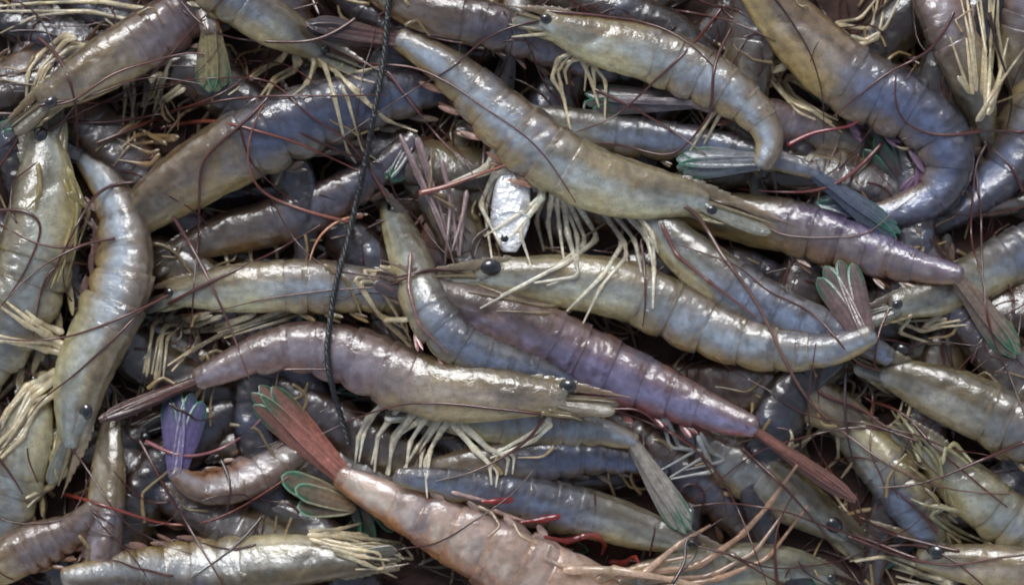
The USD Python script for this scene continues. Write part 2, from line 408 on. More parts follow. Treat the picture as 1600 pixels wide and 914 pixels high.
    def body(self):
        # abdomen: six overlapping shells
        for k in range(6):
            u0, u1 = SEG[k], SEG[k + 1]
            t = np.r_[-0.22, -0.10, 0.0, np.linspace(0.06, 0.94, 22), 0.97, 1.0, 1.0]
            if k == 5:
                t = np.r_[t[:-1], 1.02, 1.045, 1.065, 1.075]
            uu = u0 + t * (u1 - u0)
            bulge = 0.925 + 0.085 * np.clip(t + 0.22, 0, 1) ** 0.6 
            if k == 5:
                bulge[-4:] *= [0.93, 0.78, 0.52, 0.22]
            else:
                bulge[-1] *= 0.94
            pl = 0.17 * np.sin(np.clip(t, 0, 1) * np.pi * 0.94) ** 0.8 * (1.0 if k < 5 else 0.4)
            V, c = self.ring(uu, bulge, pl)
            nz = (meshkit.fbm((V.reshape(-1, 3) + self.off) / 30.0 + k, 2, 3) - 0.5).reshape(V.shape[:2])
            ctr = self.frame(uu)[0][:, None]
            nf = (meshkit.fbm((V.reshape(-1, 3) + self.off) / 11.0, 2, 6) - 0.5).reshape(V.shape[:2])
            ridge = np.exp(-((c - 0.55) / 0.28) ** 2)
            V = V + (V - ctr) * (0.12 * nz + 0.13 * nf * (0.25 + ridge) + 0.045 * ridge)[..., None]
            # a low ridge along the back of the last segments
            if k >= 3:
                V = V + self.frame(uu)[2][:, None] * (np.clip(c, 0, 1) ** 10 * 3.0)[..., None]
            edge = np.exp(-((t - 0.97) / 0.06) ** 2); self.shells.append(V.reshape(-1, 3))
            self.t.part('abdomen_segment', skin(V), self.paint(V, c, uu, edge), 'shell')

    def flesh(self):
        # the meat inside the clear shell: muscle blocks, a dark gut along the back, organs in the head
        p = self.pal
        uu = np.linspace(0.03, 0.985, 150)
        ph = np.zeros_like(uu)
        for k in range(6):
            inn = (uu >= SEG[k]) & (uu <= SEG[k + 1]); ph[inn] = (uu[inn] - SEG[k]) / (SEG[k + 1] - SEG[k])
        tailm = np.clip((uu - 0.37) / 0.05, 0, 1)
        sc = 0.83 + 0.10 * np.sqrt(np.maximum(np.sin(ph * np.pi), 0)) * tailm
        sc[0] *= 0.4; sc[-1] *= 0.4
        V, c = self.ring(uu, sc, m=36)
        q = V.reshape(-1, 3) + self.off
        fb = lambda k, o, sd: (meshkit.fbm(q / k, o, sd) - 0.5).reshape(c.shape)
        n1, n2, n3 = fb(26.0, 3, 51), fb(10.0, 2, 52), fb(60.0, 2, 53)
        V = V + (V - self.frame(uu)[0][:, None]) * (0.13 * n1 + 0.06 * n2)[..., None]
        muscle = p['flank'] * np.array([2.4, 2.42, 2.36]) + 0.16 * self.tone * self.opal  # pale muscle, raised in tone to carry the painted opal sheen
        bands = 0.5 + 0.5 * np.cos((ph[:, None] + 0.22 * np.abs(c)) * 2 * np.pi * 2.5 + 3 * n1)
        tail = muscle * (0.80 + 0.30 * bands[..., None] + 0.9 * n1[..., None]) + (p['belly'] * 1.2 - muscle) * np.clip(-c * 1.6 - 0.3 + n1, 0, 0.8)[..., None]
        tail = tail + (p['back'] * 0.9 - tail) * np.clip(c * 2.4 - 1.5 + n1, 0, 0.7)[..., None]
        headc = (p['hflank'] * 1.5 + 0.06) * (0.9 + 1.2 * n1[..., None]) + (p['hback'] * 0.7 - p['hflank'] * 1.5 - 0.06) * np.clip(c * 1.5 - 0.5 + 1.2 * n1, 0, 0.85)[..., None]
        org = np.clip(np.exp(-((uu[:, None] - 0.17) / 0.07) ** 2 - ((c - 0.2) / 0.5) ** 2) * (0.9 + 2.5 * n3), 0, 0.9)[..., None]
        headc = headc + (np.array([0.055, 0.036, 0.016]) - headc) * org
        col = headc + (tail - headc) * tailm[:, None, None]
        gut = np.exp(-((c - 0.99) / 0.015) ** 2)[..., None] * tailm[:, None, None]
        col = col + (np.array([0.035, 0.025, 0.02]) - col) * gut * 0.85
        self.t.part('flesh', skin(V), np.vstack([col.reshape(-1, 3), col[0].mean(0), col[-1].mean(0)]), 'flesh')

    def head(self, rost, eye, scales):
        t = np.r_[0.0, np.linspace(0.015, 1, 60), 1.0]
        uu = t * (SEG[0] + 0.012)
        sc = np.ones_like(t) * 1.0; sc[0] = 0.55; sc[-1] = 0.93; sc += 0.03 * np.clip(t - 0.7, 0, 1)
        V, c = self.ring(uu, sc, 0.10 * np.sin(t * np.pi) ** 0.7, m=NAROUND)
        ctr = self.frame(uu)[0][:, None]
        nz = (meshkit.fbm(V.reshape(-1, 3) / 40.0 + 3, 3, 8) - 0.5).reshape(V.shape[:2])
        groove = np.exp(-((t[:, None] - 0.45 - 0.18 * c) / 0.045) ** 2) * np.clip(1 - np.abs(c - 0.1) / 0.7, 0, 1)
        nf = (meshkit.fbm((V.reshape(-1, 3) + self.off) / 12.0, 2, 6) - 0.5).reshape(V.shape[:2])
        V = V + (V - ctr) * (0.10 * nz + 0.06 * nf - 0.15 * groove - 0.05 * np.exp(-((c - 0.42) / 0.07) ** 2) * np.clip(1 - np.abs(t[:, None] - 0.35) / 0.35, 0, 1) + 0.04 * np.exp(-((c + 0.35) / 0.10) ** 2))[..., None]
        V = V + self.frame(uu)[2][:, None] * (np.clip(c, 0, 1) ** 14 * 5.0 * np.clip(1.2 - 1.4 * t[:, None], 0, 1))[..., None]
        edge = np.exp(-((t - 0.985) / 0.03) ** 2); self.shells.append(V.reshape(-1, 3))
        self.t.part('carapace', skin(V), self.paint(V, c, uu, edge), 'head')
        p, T, D, N, h, w = (q[0] for q in self.frame(np.array([0.02])))
        hm = self.hp.max()
        tip = None
        if rost is not None:
            z0 = self.zc[0]
            tip = at(rost[0], rost[1], max(z0, min(z0 + 70, h_at(np.array([rost[0]]), np.array([rost[1]]), self.before)[0] + 7)) + (rost[2] if len(rost) > 2 else 0))
            self.rostrum(tip)
            fw = tip - p; Lr = np.linalg.norm(fw); fw = fw / Lr
        else:
            fw, Lr = -T, hm * 1.6
            self.rostrum(p + fw * Lr * 0.8 + D * h * 0.7); tip = p + fw * Lr * 0.8
        # eyes on short stalks
        re = hm * 0.17
        for sgn in (1, -1):
            if sgn == 1 and eye is not None:
                re_ = (eye[2] if len(eye) > 2 else re) * 0.84
                j = np.argmin((self.xy[:, 0] - eye[0]) ** 2 + (self.xy[:, 1] - eye[1]) ** 2)
                e = at(eye[0], eye[1], self.zc[j] + self.wp[j] * 1.0 + re_ * 0.15)
            else:
                e = p + D * h * 0.40 + N * sgn * (w * 0.8 + re * 0.25) + fw * re * 0.2; re_ = re
            root = p + D * h * 0.15 + N * sgn * w * 0.3 - fw * re * 0.3
            st = self.t.part('eyestalk', tube(np.linspace(root, e - norm(e - root) * re_ * 0.3, 7), np.linspace(re_ * 0.95, re_ * 0.75, 7), 10), self.pal['hflank'] * 0.75, 'head')
            s = trimesh.creation.icosphere(3, 1.0)
            ax = norm(e - root)
            v = s.vertices * re_
            v = v + np.outer(v @ norm(T), norm(T)) * 0.2 - np.outer(v @ N, N) * 0.3
            cc = np.tile(C(22, 19, 19), (len(v), 1)); cc = cc + (C(70, 58, 46) - cc) * np.clip(-(v @ ax) / re_ - 0.2, 0, 1)[:, None]
            self.t.part('eye', (v + e, s.faces), cc, 'eye', parent=st)
        if scales:
            for sgn in (1, -1):
                b = p - D * h * 0.25 + N * sgn * w * 0.75 - fw * h * 0.25
                tp = b + fw * Lr * 0.80 - D * h * (0.45 + 0.12 * sgn) + N * sgn * 4
                self.blade('antennal_scale', b, tp, hm * 0.20, norm(N * sgn * 0.9 + D * 0.5), self.pal['hflank'] * 0.6, self.pal['hbelly'] * 0.7, 0.0, 'fan', rimr=1.2)
                b2 = p + D * h * 0.1 + N * sgn * w * 0.5
                Q = spline([b2, b2 + fw * Lr * 0.35 - D * h * .1, b2 + fw * Lr * 0.75 - D * h * 0.25 + N * sgn * 6], 12)
                self.t.part('antennule', tube(Q, np.linspace(hm * 0.10, hm * 0.025, 12)), self.pal['hback'] * 1.1, 'leg')
                for mq in range(3):
                    b3 = p - D * h * (0.5 + 0.18 * mq) + N * sgn * w * 0.55 - fw * h * (0.3 + 0.5 * mq)
                    Q = spline([b3, b3 + fw * h * (1.0 + .2 * mq) - D * h * .25, b3 + fw * h * self.rng.uniform(1.8, 2.6) - D * h * self.rng.uniform(0.1, 0.6) + N * sgn * 5, b3 + fw * h * self.rng.uniform(2.6, 3.6) - D * h * self.rng.uniform(-0.2, 0.7)], 16)
                    self.t.part('mouthpart', tube(Q, np.linspace(hm * 0.10, hm * 0.03, 16)), self.pal['hbelly'] * self.rng.uniform(0.7, 1.1), 'leg')

    def rostrum(self, tip):
        p, T, D, N, h, w = (q[0] for q in self.frame(np.array([0.10])))
        base = p + D * h * 0.90
        f = tip - base; L = np.linalg.norm(f); f = f / L
        d = norm(D - f * (D @ f)); s = np.cross(f, d)
        hm = self.hp.max() * 0.20
        X = np.linspace(0, 1, 120)
        prof = hm * (1 - X) ** 0.8 * (0.75 + 0.5 * np.sin(np.pi * np.clip(X * 1.3, 0, 1)))
        saw = (X * 9) % 1.0
        topl = prof + np.where((X > 0.04) & (X < 0.80), hm * 0.38 * saw * (1 - 0.6 * X), 0)
        botl = -prof * 0.8 - 0.4
        thick = hm * 0.45 * (1 - 0.75 * X)
        V = np.stack([np.stack([topl, thick * 0.12], 1), np.stack([prof * 0.3, thick], 1), np.stack([botl, thick * 0.3], 1),
                      np.stack([botl, -thick * 0.3], 1), np.stack([prof * 0.3, -thick], 1), np.stack([topl, -thick * 0.12], 1)], 1)
        W = base + f * (X * L)[:, None, None] + d * V[..., :1] + s * V[..., 1:]
        col = self.pal['hback'] * (0.8 + 0.3 * X[:, None, None]) + np.array([0.06, 0.0, -0.01]) * X[:, None, None]
        col = np.broadcast_to(col, (120, 6, 3)).reshape(-1, 3)
        self.t.part('rostrum', skin(W), np.vstack([col, col[:1], col[-1:]]), 'head')

    def blade(self, name, base, tip, width, face, col, rim, dark, mat, green=False, shape=(0.55, 0.75), cup=0.12, rimr=1.7, ink=None, root=0.38):
        """a thin leaf with thickness, a mid rib and a rim of its own; face is the way its flat side looks"""
        f = tip - base; L = np.linalg.norm(f); f = f / L
        face = norm(face - f * (face @ f)); s = np.cross(f, face)
        n, m = 26, 10
        t = np.linspace(0, 1, n)
        prof = width * (np.clip(t / shape[0], 0, 1) ** 0.55 * (1 - root) + root) * np.sqrt(np.clip(1 - (np.clip((t - shape[1]) / (1.001 - shape[1]), 0, 1)) ** 2, 0.0, 1)); prof[-1] = width * 0.05
        a = np.linspace(-1, 1, m)
        lift = -cup * width * (a[None] ** 2) * np.sin(t * np.pi * 0.8)[:, None] + width * 0.10 * np.exp(-(a[None] / 0.18) ** 2) * (1 - t[:, None])
        wob = width * 0.10 * (meshkit.noise(np.stack([t * 4 + base[0], t * 0 + base[1], t * 0], 1)) - 0.5)
        ctr = base + f * (t * L)[:, None] + s * wob[:, None]
        top = ctr[:, None] + s * (prof[:, None] * a[None])[..., None] + face * (lift + 1.0)[..., None]
        bot = ctr[:, None] + s * (prof[:, None] * a[None, ::-1])[..., None] + face * (lift[:, ::-1] - 1.0)[..., None]
        V = np.concatenate([top, bot], 1)
        q = meshkit.fbm(V.reshape(-1, 3) / 16.0, 2, 4).reshape(V.shape[:2]) - 0.5
        aa = np.concatenate([a, a[::-1]])
        rays = 0.5 + 0.5 * np.cos(aa * 9.0)
        cc = col * (1 + 0.7 * q[..., None] - 0.25 * rays[None, :, None])
        if dark:
            k = np.clip((t - 0.30) / 0.45, 0, 1)[:, None, None] * dark * np.ones((1, 2 * m, 1))
            cc = cc + ((INK if ink is None else ink) - cc) * np.clip(k * (0.9 + 0.8 * q[..., None]), 0, 1)
        if green:
            k = np.clip((t - 0.60) / 0.25, 0, 1)[:, None] * (0.15 + 0.85 * np.clip((np.abs(aa) - 0.35) / 0.45, 0, 1))[None]
            cc = cc + (GREEN - cc) * (k * 0.85)[..., None]
        cc = np.clip(cc, 0, 1).reshape(-1, 3)
        pth = self.t.part(name, skin(V), np.vstack([cc, cc[:1], cc[-1:]]), mat)
        if rimr:
            k0 = 9 if root > 0.5 else 1
            e = ctr[k0:] + s * prof[k0:, None] + face * lift[k0:, -1:]; g = ctr[k0:] - s * prof[k0:, None] + face * lift[k0:, :1]
            path = np.vstack([e, g[::-1]])
            tt = np.r_[t[k0:], t[k0:][::-1]]
            rc = np.tile(rim, (len(path), 1))
            if green:
                rc = rc + (TEAL - rc) * 0.8 * np.clip((tt - 0.72) / 0.2, 0, 1)[:, None]
            vf = tube(path, rimr * np.clip((tt - t[k0] + 0.08) / 0.25, 0.15, 1), 5)
            rc = np.repeat(rc, 5, 0)
            self.t.part('rim', vf, np.vstack([rc, rc[:1], rc[-1:]]), 'leg', parent=pth)
        return pth

    def fan(self, tip, spread, fanw, before, col, dark, green=True):
        p, T, D, N, h, w = (q[0] for q in self.frame(np.array([0.985])))
        zt = float(np.clip(max(h_at(np.array([tip[0] + 0.25 * m_ * (self.xy[-1, 0] - tip[0])]), np.array([tip[1] + 0.25 * m_ * (self.xy[-1, 1] - tip[1])]), before)[0] for m_ in range(3)) + 7, self.zc[-1] - 70, self.zc[-1] + 60)) if len(tip) < 3 else self.zc[-1] + tip[2]
        e = at(tip[0], tip[1], zt); f = e - p; L = np.linalg.norm(f); f = f / L
        up = norm(np.array([0, 0, 1.0]) - f * f[2]); s = np.cross(f, up)
        col = self.pal['flank'] * 0.95 if col is None else col
        hm = self.hp.max()
        rim = col * 1.25 + 0.02 if col is not None else self.pal['flank'] * 1.25 + 0.02
        items = [('uropod', -15, 0.93, 0.30, -1, True), ('uropod', 15, 0.93, 0.30, -1, True), ('uropod', -6, 1.0, 0.29, 0, True), ('uropod', 6, 1.0, 0.29, 0, True), ('telson', 0, 0.80, 0.17, 1, False)]
        for nme, ang, ln, wd, lay, gr in items:
            a = math.radians(ang * spread)
            dirv = f * math.cos(a) + s * math.sin(a)
            b = p + s * math.sin(a) * h * 1.2 + up * (lay * 3.2 + h * 0.2) - f * h * 0.55
            self.blade(nme, b, b + dirv * L * ln, hm * wd * fanw, norm(up + s * 0.5 * np.sign(ang)), col * (1.0 if gr else 1.08), rim, (dark if gr else dark * 0.3), 'fan', green=gr and green, shape=(0.5, 0.72) if gr else (0.05, 0.15), rimr=1.15 if gr else 0, root=0.62)
        for q in np.linspace(0, 1, 14):
            x = (p + f * L * q)
            k = CAM_H / (CAM_H - x[2])
            stamp(x[0] * k + 800, 457 - x[1] * k, x[2], hm * 0.34 * fanw * (1 + 0.5 * spread * q), 8)

    def leg(self, xy, r, col, before, over=False, name='walking_leg'):
        q = rounded(xy)
        club = r < 0
        x0, y0 = q[0]
        j = np.argmin((self.xy[:, 0] - x0) ** 2 + (self.xy[:, 1] - y0) ** 2)
        base = None if over else self.zc[j] - self.wp[j] * 0.15
        z = drape(q, abs(r), base, field=before if not over else None, lift=1.0 if not over else 1.3)
        P = pts3(q, z)
        s = np.linspace(0, 1, len(P))
        if r < 0:   # a club: thin stem, thick end
            s = 1 - s; r = -r
        rad = r * 0.94 * (1.0 - 0.62 * s)
        joint = np.zeros_like(s); ks = [0]
        for c in np.asarray(xy, float)[1:-1]:
            k = np.argmin((q[:, 0] - c[0]) ** 2 + (q[:, 1] - c[1]) ** 2); joint += np.exp(-((np.arange(len(s)) - k) / 1.6) ** 2); ks.append(k)
        ks.append(len(s) - 1)
        fr = np.zeros_like(s)
        for k0, k1 in zip(ks[:-1], ks[1:]):
            fr[k0:k1 + 1] = np.linspace(0, 1, k1 + 1 - k0)
        rad = rad * (1.12 - 0.30 * fr) * np.clip(0.35 + s / 0.07, 0, 1)
        vf = tube(P, rad * (1 + 0.25 * joint), 8, flat=0.75)
        nz = meshkit.noise(P / 20.0)[:, None] - 0.5
        cc = col * self.rng.uniform(0.75, 1.1) * (1.0 + 0.9 * nz) * (1 - 0.28 * joint[:, None] * np.array([0.3, 0.5, 0.8]))
        cc = np.repeat(cc, 8, 0)
        self.t.part(name, vf, np.vstack([cc, cc[:1], cc[-1:]]), 'leg')
        for k in range(0, len(q), 2):
            stamp(q[k, 0], q[k, 1], z[k], max(r * 1.3, 4), r * 0.8)

    def auto_legs(self, count, r, col, before):
        rng = self.rng
        v2 = np.stack([self.D[:, 0], -self.D[:, 1]], 1) * -1
        t2 = np.stack([self.T[:, 0], -self.T[:, 1]], 1)
        for k in range(count):
            uu = 0.10 + 0.28 * k / max(1, count - 1)
            i = int(uu * (len(self.u) - 1)); hm = self.hp.max()
            v, t = norm(v2[i]), norm(t2[i])
            b = self.xy[i] + v * self.hp[i] * 0.8
            sw = rng.uniform(-0.9, 0.5); sw2 = rng.uniform(-0.4, 1.1)
            a = b + (v * 0.9 + t * sw) * hm * rng.uniform(0.5, 0.8)
            c = a + (v * 0.7 + t * sw2) * hm * rng.uniform(0.6, 1.0)
            d = c + (v * rng.uniform(0.0, 0.7) + t * sw2) * hm * rng.uniform(0.4, 0.7)
            self.leg([self.xy[i] + v * self.hp[i] * 0.5, b, a, c, d], r * rng.uniform(0.75, 1.0), col, before)

    def swimmerets(self, before, col):
        hm = self.hp.max()
        col = self.pal['belly'] * 1.05 if col is None else col
        for k in range(5):
            uu = (SEG[k] + SEG[k + 1]) / 2
            p, T, D, N, h, w = (q[0] for q in self.frame(np.array([uu])))
            for sgn in (1, -1):
                b = p - D * h * 0.86 + N * sgn * w * 0.35
                j = b - D * h * 0.10 + T * h * 0.10
                stem = self.t.part('swimmeret', tube(np.linspace(b + D * h * 0.2, j, 6), np.linspace(hm * 0.11, hm * 0.08, 6), 8), col, 'leg')
                save = self.t.path
                self.t.path = stem
                for _ in range(2):
                    tp = j + norm(-D * self.rng.uniform(0.0, 0.6) + T * 1.0 + N * sgn * self.rng.uniform(-0.1, 0.35)) * hm * self.rng.uniform(0.5, 0.9) * self.swk
                    self.blade('paddle', j, tp, hm * self.rng.uniform(0.06, 0.10), norm(N * sgn + T * 0.2 + D * 0.4), col * self.rng.uniform(0.7, 1.1), col, 0, 'fan', rimr=0, shape=(0.35, 0.45))
                self.t.path = save

    def antenna(self, xy, r=2.6, field=None, col=None):
        strand(self.t, 'antenna', xy, r, RED if col is None else col, field)


ANTS = []


def strand(t, name, xy, r, col, field=None, mat='antenna'):
    q = spline(xy, max(16, int(np.linalg.norm(np.diff(np.asarray(xy, float), axis=0), axis=1).sum() / 7)))
    z = drape(q, r, field=field, win=40, lift=0.8)
    P = pts3(q, z); s = np.linspace(0, 1, len(P))
    P[:, :2] += 1.6 * (meshkit.fbm(np.stack([s * len(P) / 9.0, s * 0 + xy[0][0], s * 0], 1), 2)[:, None] - 0.5) * np.array([1, 1])
    rad = np.maximum(r * 1.05 * (1.12 - 0.75 * s), 0.5)
    vf = tube(P, rad, 6)
    cc = np.repeat(col * (1 + 0.7 * (meshkit.noise(P / 25.0)[:, None] - 0.5)), 6, 0)
    p = t.part(name, vf, np.vstack([cc, cc[:1], cc[-1:]]), mat)
    for k in range(0, len(q), 2):
        stamp(q[k, 0], q[k, 1], z[k], 4, r * 0.7)
    return p


TANGLE = []


def tangle(count, seed, field_lift=0.0):
    """bits of feelers and legs lost in the gaps"""
    g = np.random.default_rng(seed)
    for _ in range(count):
        a = np.array([g.uniform(-60, 1660), g.uniform(-60, 974)]); th = g.uniform(0, 6.28); L = g.uniform(70, 240); c = g.normal(0, 1.6); q = [a]
        straw = g.random() < 0.42
        if straw:
            L *= 0.5; c = 0
        for m in range(5):
            th2 = th + c * m / 5 + g.normal(0, 0.15) + (g.uniform(0.5, 1.2) if straw and m == 2 else 0)
            if straw and m == 2:
                th = th2
            a = a + L / 5 * np.array([math.cos(th2), math.sin(th2)]); q.append(a)
        xy = spline(q, 16) if not straw else rounded(q, 1)[::2]
        if len(xy) < 4:
            continue
        r = g.uniform(2.2, 4.2) if straw else g.uniform(1.3, 2.4)
        P = pts3(xy, drape(xy, r, win=20, lift=1.2))
        vf = tube(P, r * np.linspace(1.1, 0.5, len(P)), 5)
        col = (C(168, 142, 98) if straw else RED) * g.uniform(0.5, 1.25)
        TANGLE.append((vf, np.tile(col, (len(vf[0]), 1))))


def emit_tangle():
    o, V, Fc, Cc = 0, [], [], []
    for (v, f), c in TANGLE:
        V.append(v); Fc.append(f + o); Cc.append(c); o += len(v)
    m = usdkit.mesh(stage, '/World/feeler_tangle', (np.vstack(V) * U, np.vstack(Fc)), M['leg'], smooth=True)
    UsdGeom.PrimvarsAPI(m).CreatePrimvar('Cd', Sdf.ValueTypeNames.Color3fArray, 'vertex').Set(Vt.Vec3fArray.FromNumpy(np.clip(np.vstack(Cc), 0, 1).astype(np.float32)))
    tag(m.GetPrim(), 'tangle of broken dark red feelers and straw coloured leg bits in the gaps', 'feelers', kind='stuff')


# ------------------------------------------------------------------ the ground under the heap
def make_ground():
    n = 60
    gx, gy = np.meshgrid(np.linspace(-1500, 1500, n), np.linspace(-1000, 1000, n), indexing='ij')
    gz = FLOOR + 8 * (meshkit.fbm(np.stack([gx / 90, gy / 90, gx * 0], -1), 3) - 0.5) - 3
    v = np.stack([gx, gy, gz], -1).reshape(-1, 3) * U
    i, j = np.meshgrid(np.arange(n - 1), np.arange(n - 1), indexing='ij')
    q = np.stack([i * n + j, (i + 1) * n + j, (i + 1) * n + j + 1, i * n + j + 1], -1).reshape(-1, 4)
    m = usdkit.mesh(stage, '/World/ground', (v, q), M['wet_floor'], smooth=True)
    UsdGeom.PrimvarsAPI(m).CreatePrimvar('Cd', Sdf.ValueTypeNames.Color3fArray, 'vertex').Set(Vt.Vec3fArray.FromNumpy(np.tile(np.array([[.03, .013, .009]], np.float32), (n * n, 1))))
    tag(m.GetPrim(), 'dark wet ground under the heap of shrimps', kind='structure')


make_ground()

# ------------------------------------------------------------------ shrimps buried at the bottom of the heap
BURIED = 'dull shrimp buried deep in the heap, glimpsed in a dark gap'
BGROUP = 'shrimps buried deep in the heap'
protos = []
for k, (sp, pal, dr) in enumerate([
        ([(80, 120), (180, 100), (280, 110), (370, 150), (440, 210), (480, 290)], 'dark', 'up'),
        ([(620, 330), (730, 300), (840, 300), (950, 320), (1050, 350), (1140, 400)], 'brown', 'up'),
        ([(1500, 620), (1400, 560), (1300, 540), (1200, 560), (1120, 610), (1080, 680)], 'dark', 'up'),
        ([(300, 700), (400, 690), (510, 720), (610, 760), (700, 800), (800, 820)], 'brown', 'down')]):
    protos.append(Shrimp(BURIED, sp, 50, dr, pal, roll=20, fan=(sp[-1][0] + 1.3 * (sp[-1][0] - sp[-2][0]), sp[-1][1] + 1.3 * (sp[-1][1] - sp[-2][1])), group=BGROUP, autolegs=8, seed=k, tone=0.32, legcol=C(104, 80, 52)))  # low tone paints the shade of the gaps into the base colours
_r = np.random.default_rng(4)


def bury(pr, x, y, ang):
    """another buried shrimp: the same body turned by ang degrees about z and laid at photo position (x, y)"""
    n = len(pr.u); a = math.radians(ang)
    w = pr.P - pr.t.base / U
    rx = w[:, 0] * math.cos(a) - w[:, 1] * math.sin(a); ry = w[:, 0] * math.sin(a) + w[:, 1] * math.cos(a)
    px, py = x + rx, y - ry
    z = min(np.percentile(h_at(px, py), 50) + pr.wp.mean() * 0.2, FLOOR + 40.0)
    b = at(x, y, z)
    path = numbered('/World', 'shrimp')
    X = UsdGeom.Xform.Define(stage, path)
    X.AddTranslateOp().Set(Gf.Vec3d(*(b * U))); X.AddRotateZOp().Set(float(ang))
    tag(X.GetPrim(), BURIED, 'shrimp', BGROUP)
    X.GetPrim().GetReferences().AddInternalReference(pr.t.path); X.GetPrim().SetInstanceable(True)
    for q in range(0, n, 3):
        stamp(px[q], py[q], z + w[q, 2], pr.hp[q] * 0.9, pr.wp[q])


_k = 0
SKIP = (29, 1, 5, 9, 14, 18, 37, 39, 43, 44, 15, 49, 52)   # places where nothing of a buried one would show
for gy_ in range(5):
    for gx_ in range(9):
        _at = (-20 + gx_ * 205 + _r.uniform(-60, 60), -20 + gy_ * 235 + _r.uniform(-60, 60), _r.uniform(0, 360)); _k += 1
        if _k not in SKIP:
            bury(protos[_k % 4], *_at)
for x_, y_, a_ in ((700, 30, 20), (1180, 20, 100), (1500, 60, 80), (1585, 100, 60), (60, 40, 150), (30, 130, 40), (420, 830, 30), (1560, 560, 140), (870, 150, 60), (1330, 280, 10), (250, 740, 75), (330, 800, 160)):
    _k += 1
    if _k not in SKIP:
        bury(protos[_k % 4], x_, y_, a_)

# ------------------------------------------------------------------ the shrimps one can tell apart, lowest first
tangle(420, 5)
S = {}


def add(key, label, *a, **k):
    S[key] = Shrimp(label, *a, seed=len(S) * 7 + 3, **k)


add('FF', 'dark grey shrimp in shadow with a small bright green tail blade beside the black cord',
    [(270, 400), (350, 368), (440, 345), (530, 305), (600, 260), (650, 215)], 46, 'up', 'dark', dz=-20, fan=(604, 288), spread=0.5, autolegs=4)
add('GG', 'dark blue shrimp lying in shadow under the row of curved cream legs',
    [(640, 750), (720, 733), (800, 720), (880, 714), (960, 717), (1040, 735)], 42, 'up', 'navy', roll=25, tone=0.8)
add('S', 'bluish shrimp seen belly-on between the crossing dark feelers, lower right',
    [(1280, 610), (1340, 680), (1395, 745), (1440, 810), (1470, 870), (1490, 930)], 50, 'dl', 'blue', roll=-35, autolegs=5)
add('JJ', 'yellowish shrimp under the orange leg strands at the bottom edge',
    [(1300, 905), (1230, 885), (1150, 885), (1070, 895), (980, 915), (900, 940)], 46, 'up', 'yellow', roll=20)
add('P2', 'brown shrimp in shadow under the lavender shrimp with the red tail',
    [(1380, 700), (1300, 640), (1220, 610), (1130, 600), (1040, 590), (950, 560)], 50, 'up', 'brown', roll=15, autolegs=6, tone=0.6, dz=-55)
add('MM', 'grey shrimp half out of the picture at the dark upper right corner',
    [(1600, 160), (1592, 90), (1600, 20), (1620, -60), (1640, -130)], 48, 'right', 'mauve', roll=30)
add('KK', 'narrow olive shrimp standing upright behind the long diagonal shrimp at the top edge',
    [(850, -220), (838, -140), (822, -60), (808, 10), (798, 70)], 40, 'right', 'olive', fan=(778, 175), spread=0.3)
add('KK2', 'dark shrimp in the deep gap at the top between two diagonal bodies',
    [(560, -30), (640, 10), (720, 30), (800, 50), (880, 90), (960, 120)], 44, 'up', 'dark', roll=20,
    legs=[[(745, -20), (735, 20), (722, 55)], [(765, -10), (772, 30), (785, 75)]])
add('LL', 'yellow olive shrimp hanging head down among pale upright legs, top right',
    [(1542, 225), (1530, 165), (1508, 100), (1480, 40), (1450, -30), (1420, -100), (1400, -160)], 46, 'left', 'mauve', roll=10, tone=0.85, rost=(1548, 300), legsover=True,
    legs=[[(1525, 140), (1520, 60), (1508, -20)], [(1535, 150), (1538, 60), (1530, -20)], [(1540, 170), (1552, 80), (1548, -20)], [(1500, 120), (1520, 150), (1510, 60)], [(1545, 180), (1570, 110), (1558, 40), (1560, -10)], [(1530, 190), (1555, 150), (1575, 60)]])
add('X', 'olive shrimp with a small dark eye and pale folded legs, upper left corner',
    [(62, 165), (115, 132), (175, 95), (240, 55), (300, 15), (360, -30), (420, -80)], 54, 'ul', 'mauve', roll=20, tone=0.85, eye=(80, 160, 11), rost=(-5, 205),
    legs=[[(120, 60), (100, 55), (62, 85), (44, 112), (40, 165)], [(150, 70), (110, 75), (70, 105), (52, 150)], [(262, 20), (150, 2), (60, 5), (-20, 12)], [(240, 40), (140, 18), (60, 18), (-20, 18)],
          [(175, 130), (192, 110), (196, 150), (192, 195)], [(185, 130), (206, 100), (210, 150), (204, 195)], [(235, 130), (245, 110), (236, 140), (222, 182)], [(300, 92), (266, 94), (252, 130), (240, 175)], [(290, 138), (262, 155), (240, 180)], [(170, 80), (215, 70), (240, 52)]])
add('Z', 'yellow green shrimp with a broad pale head lying on the left edge',
    [(72, 205), (74, 285), (64, 370), (42, 450), (10, 525), (-40, 590), (-100, 630)], 72, 'left', 'yellow', roll=15, legsover=True,
    legs=[[(100, 280), (118, 330), (98, 400), (80, 450)], [(105, 260), (128, 310), (112, 380), (90, 440)], [(60, 255), (62, 290), (54, 330)], [(110, 300), (140, 330), (120, 390)]], legcol=C(170, 152, 92))
add('AA', 'yellow olive shrimp low on the left edge under the bundle of cream legs',
    [(62, 590), (48, 660), (28, 740), (0, 815), (-40, 880), (-80, 930)], 54, 'left', 'yellow', roll=10)
add('BB', 'mauve grey shrimp running down to the bottom edge beside the upright shrimp',
    [(172, 640), (170, 720), (164, 800), (156, 880), (148, 960), (140, 1040)], 42, 'right', 'mauve', roll=45, tone=1.05)
add('AB', 'brown shrimp curling across the bottom left corner',
    [(-60, 905), (0, 880), (60, 850), (110, 830), (150, 790)], 46, 'up', 'brown', roll=20)
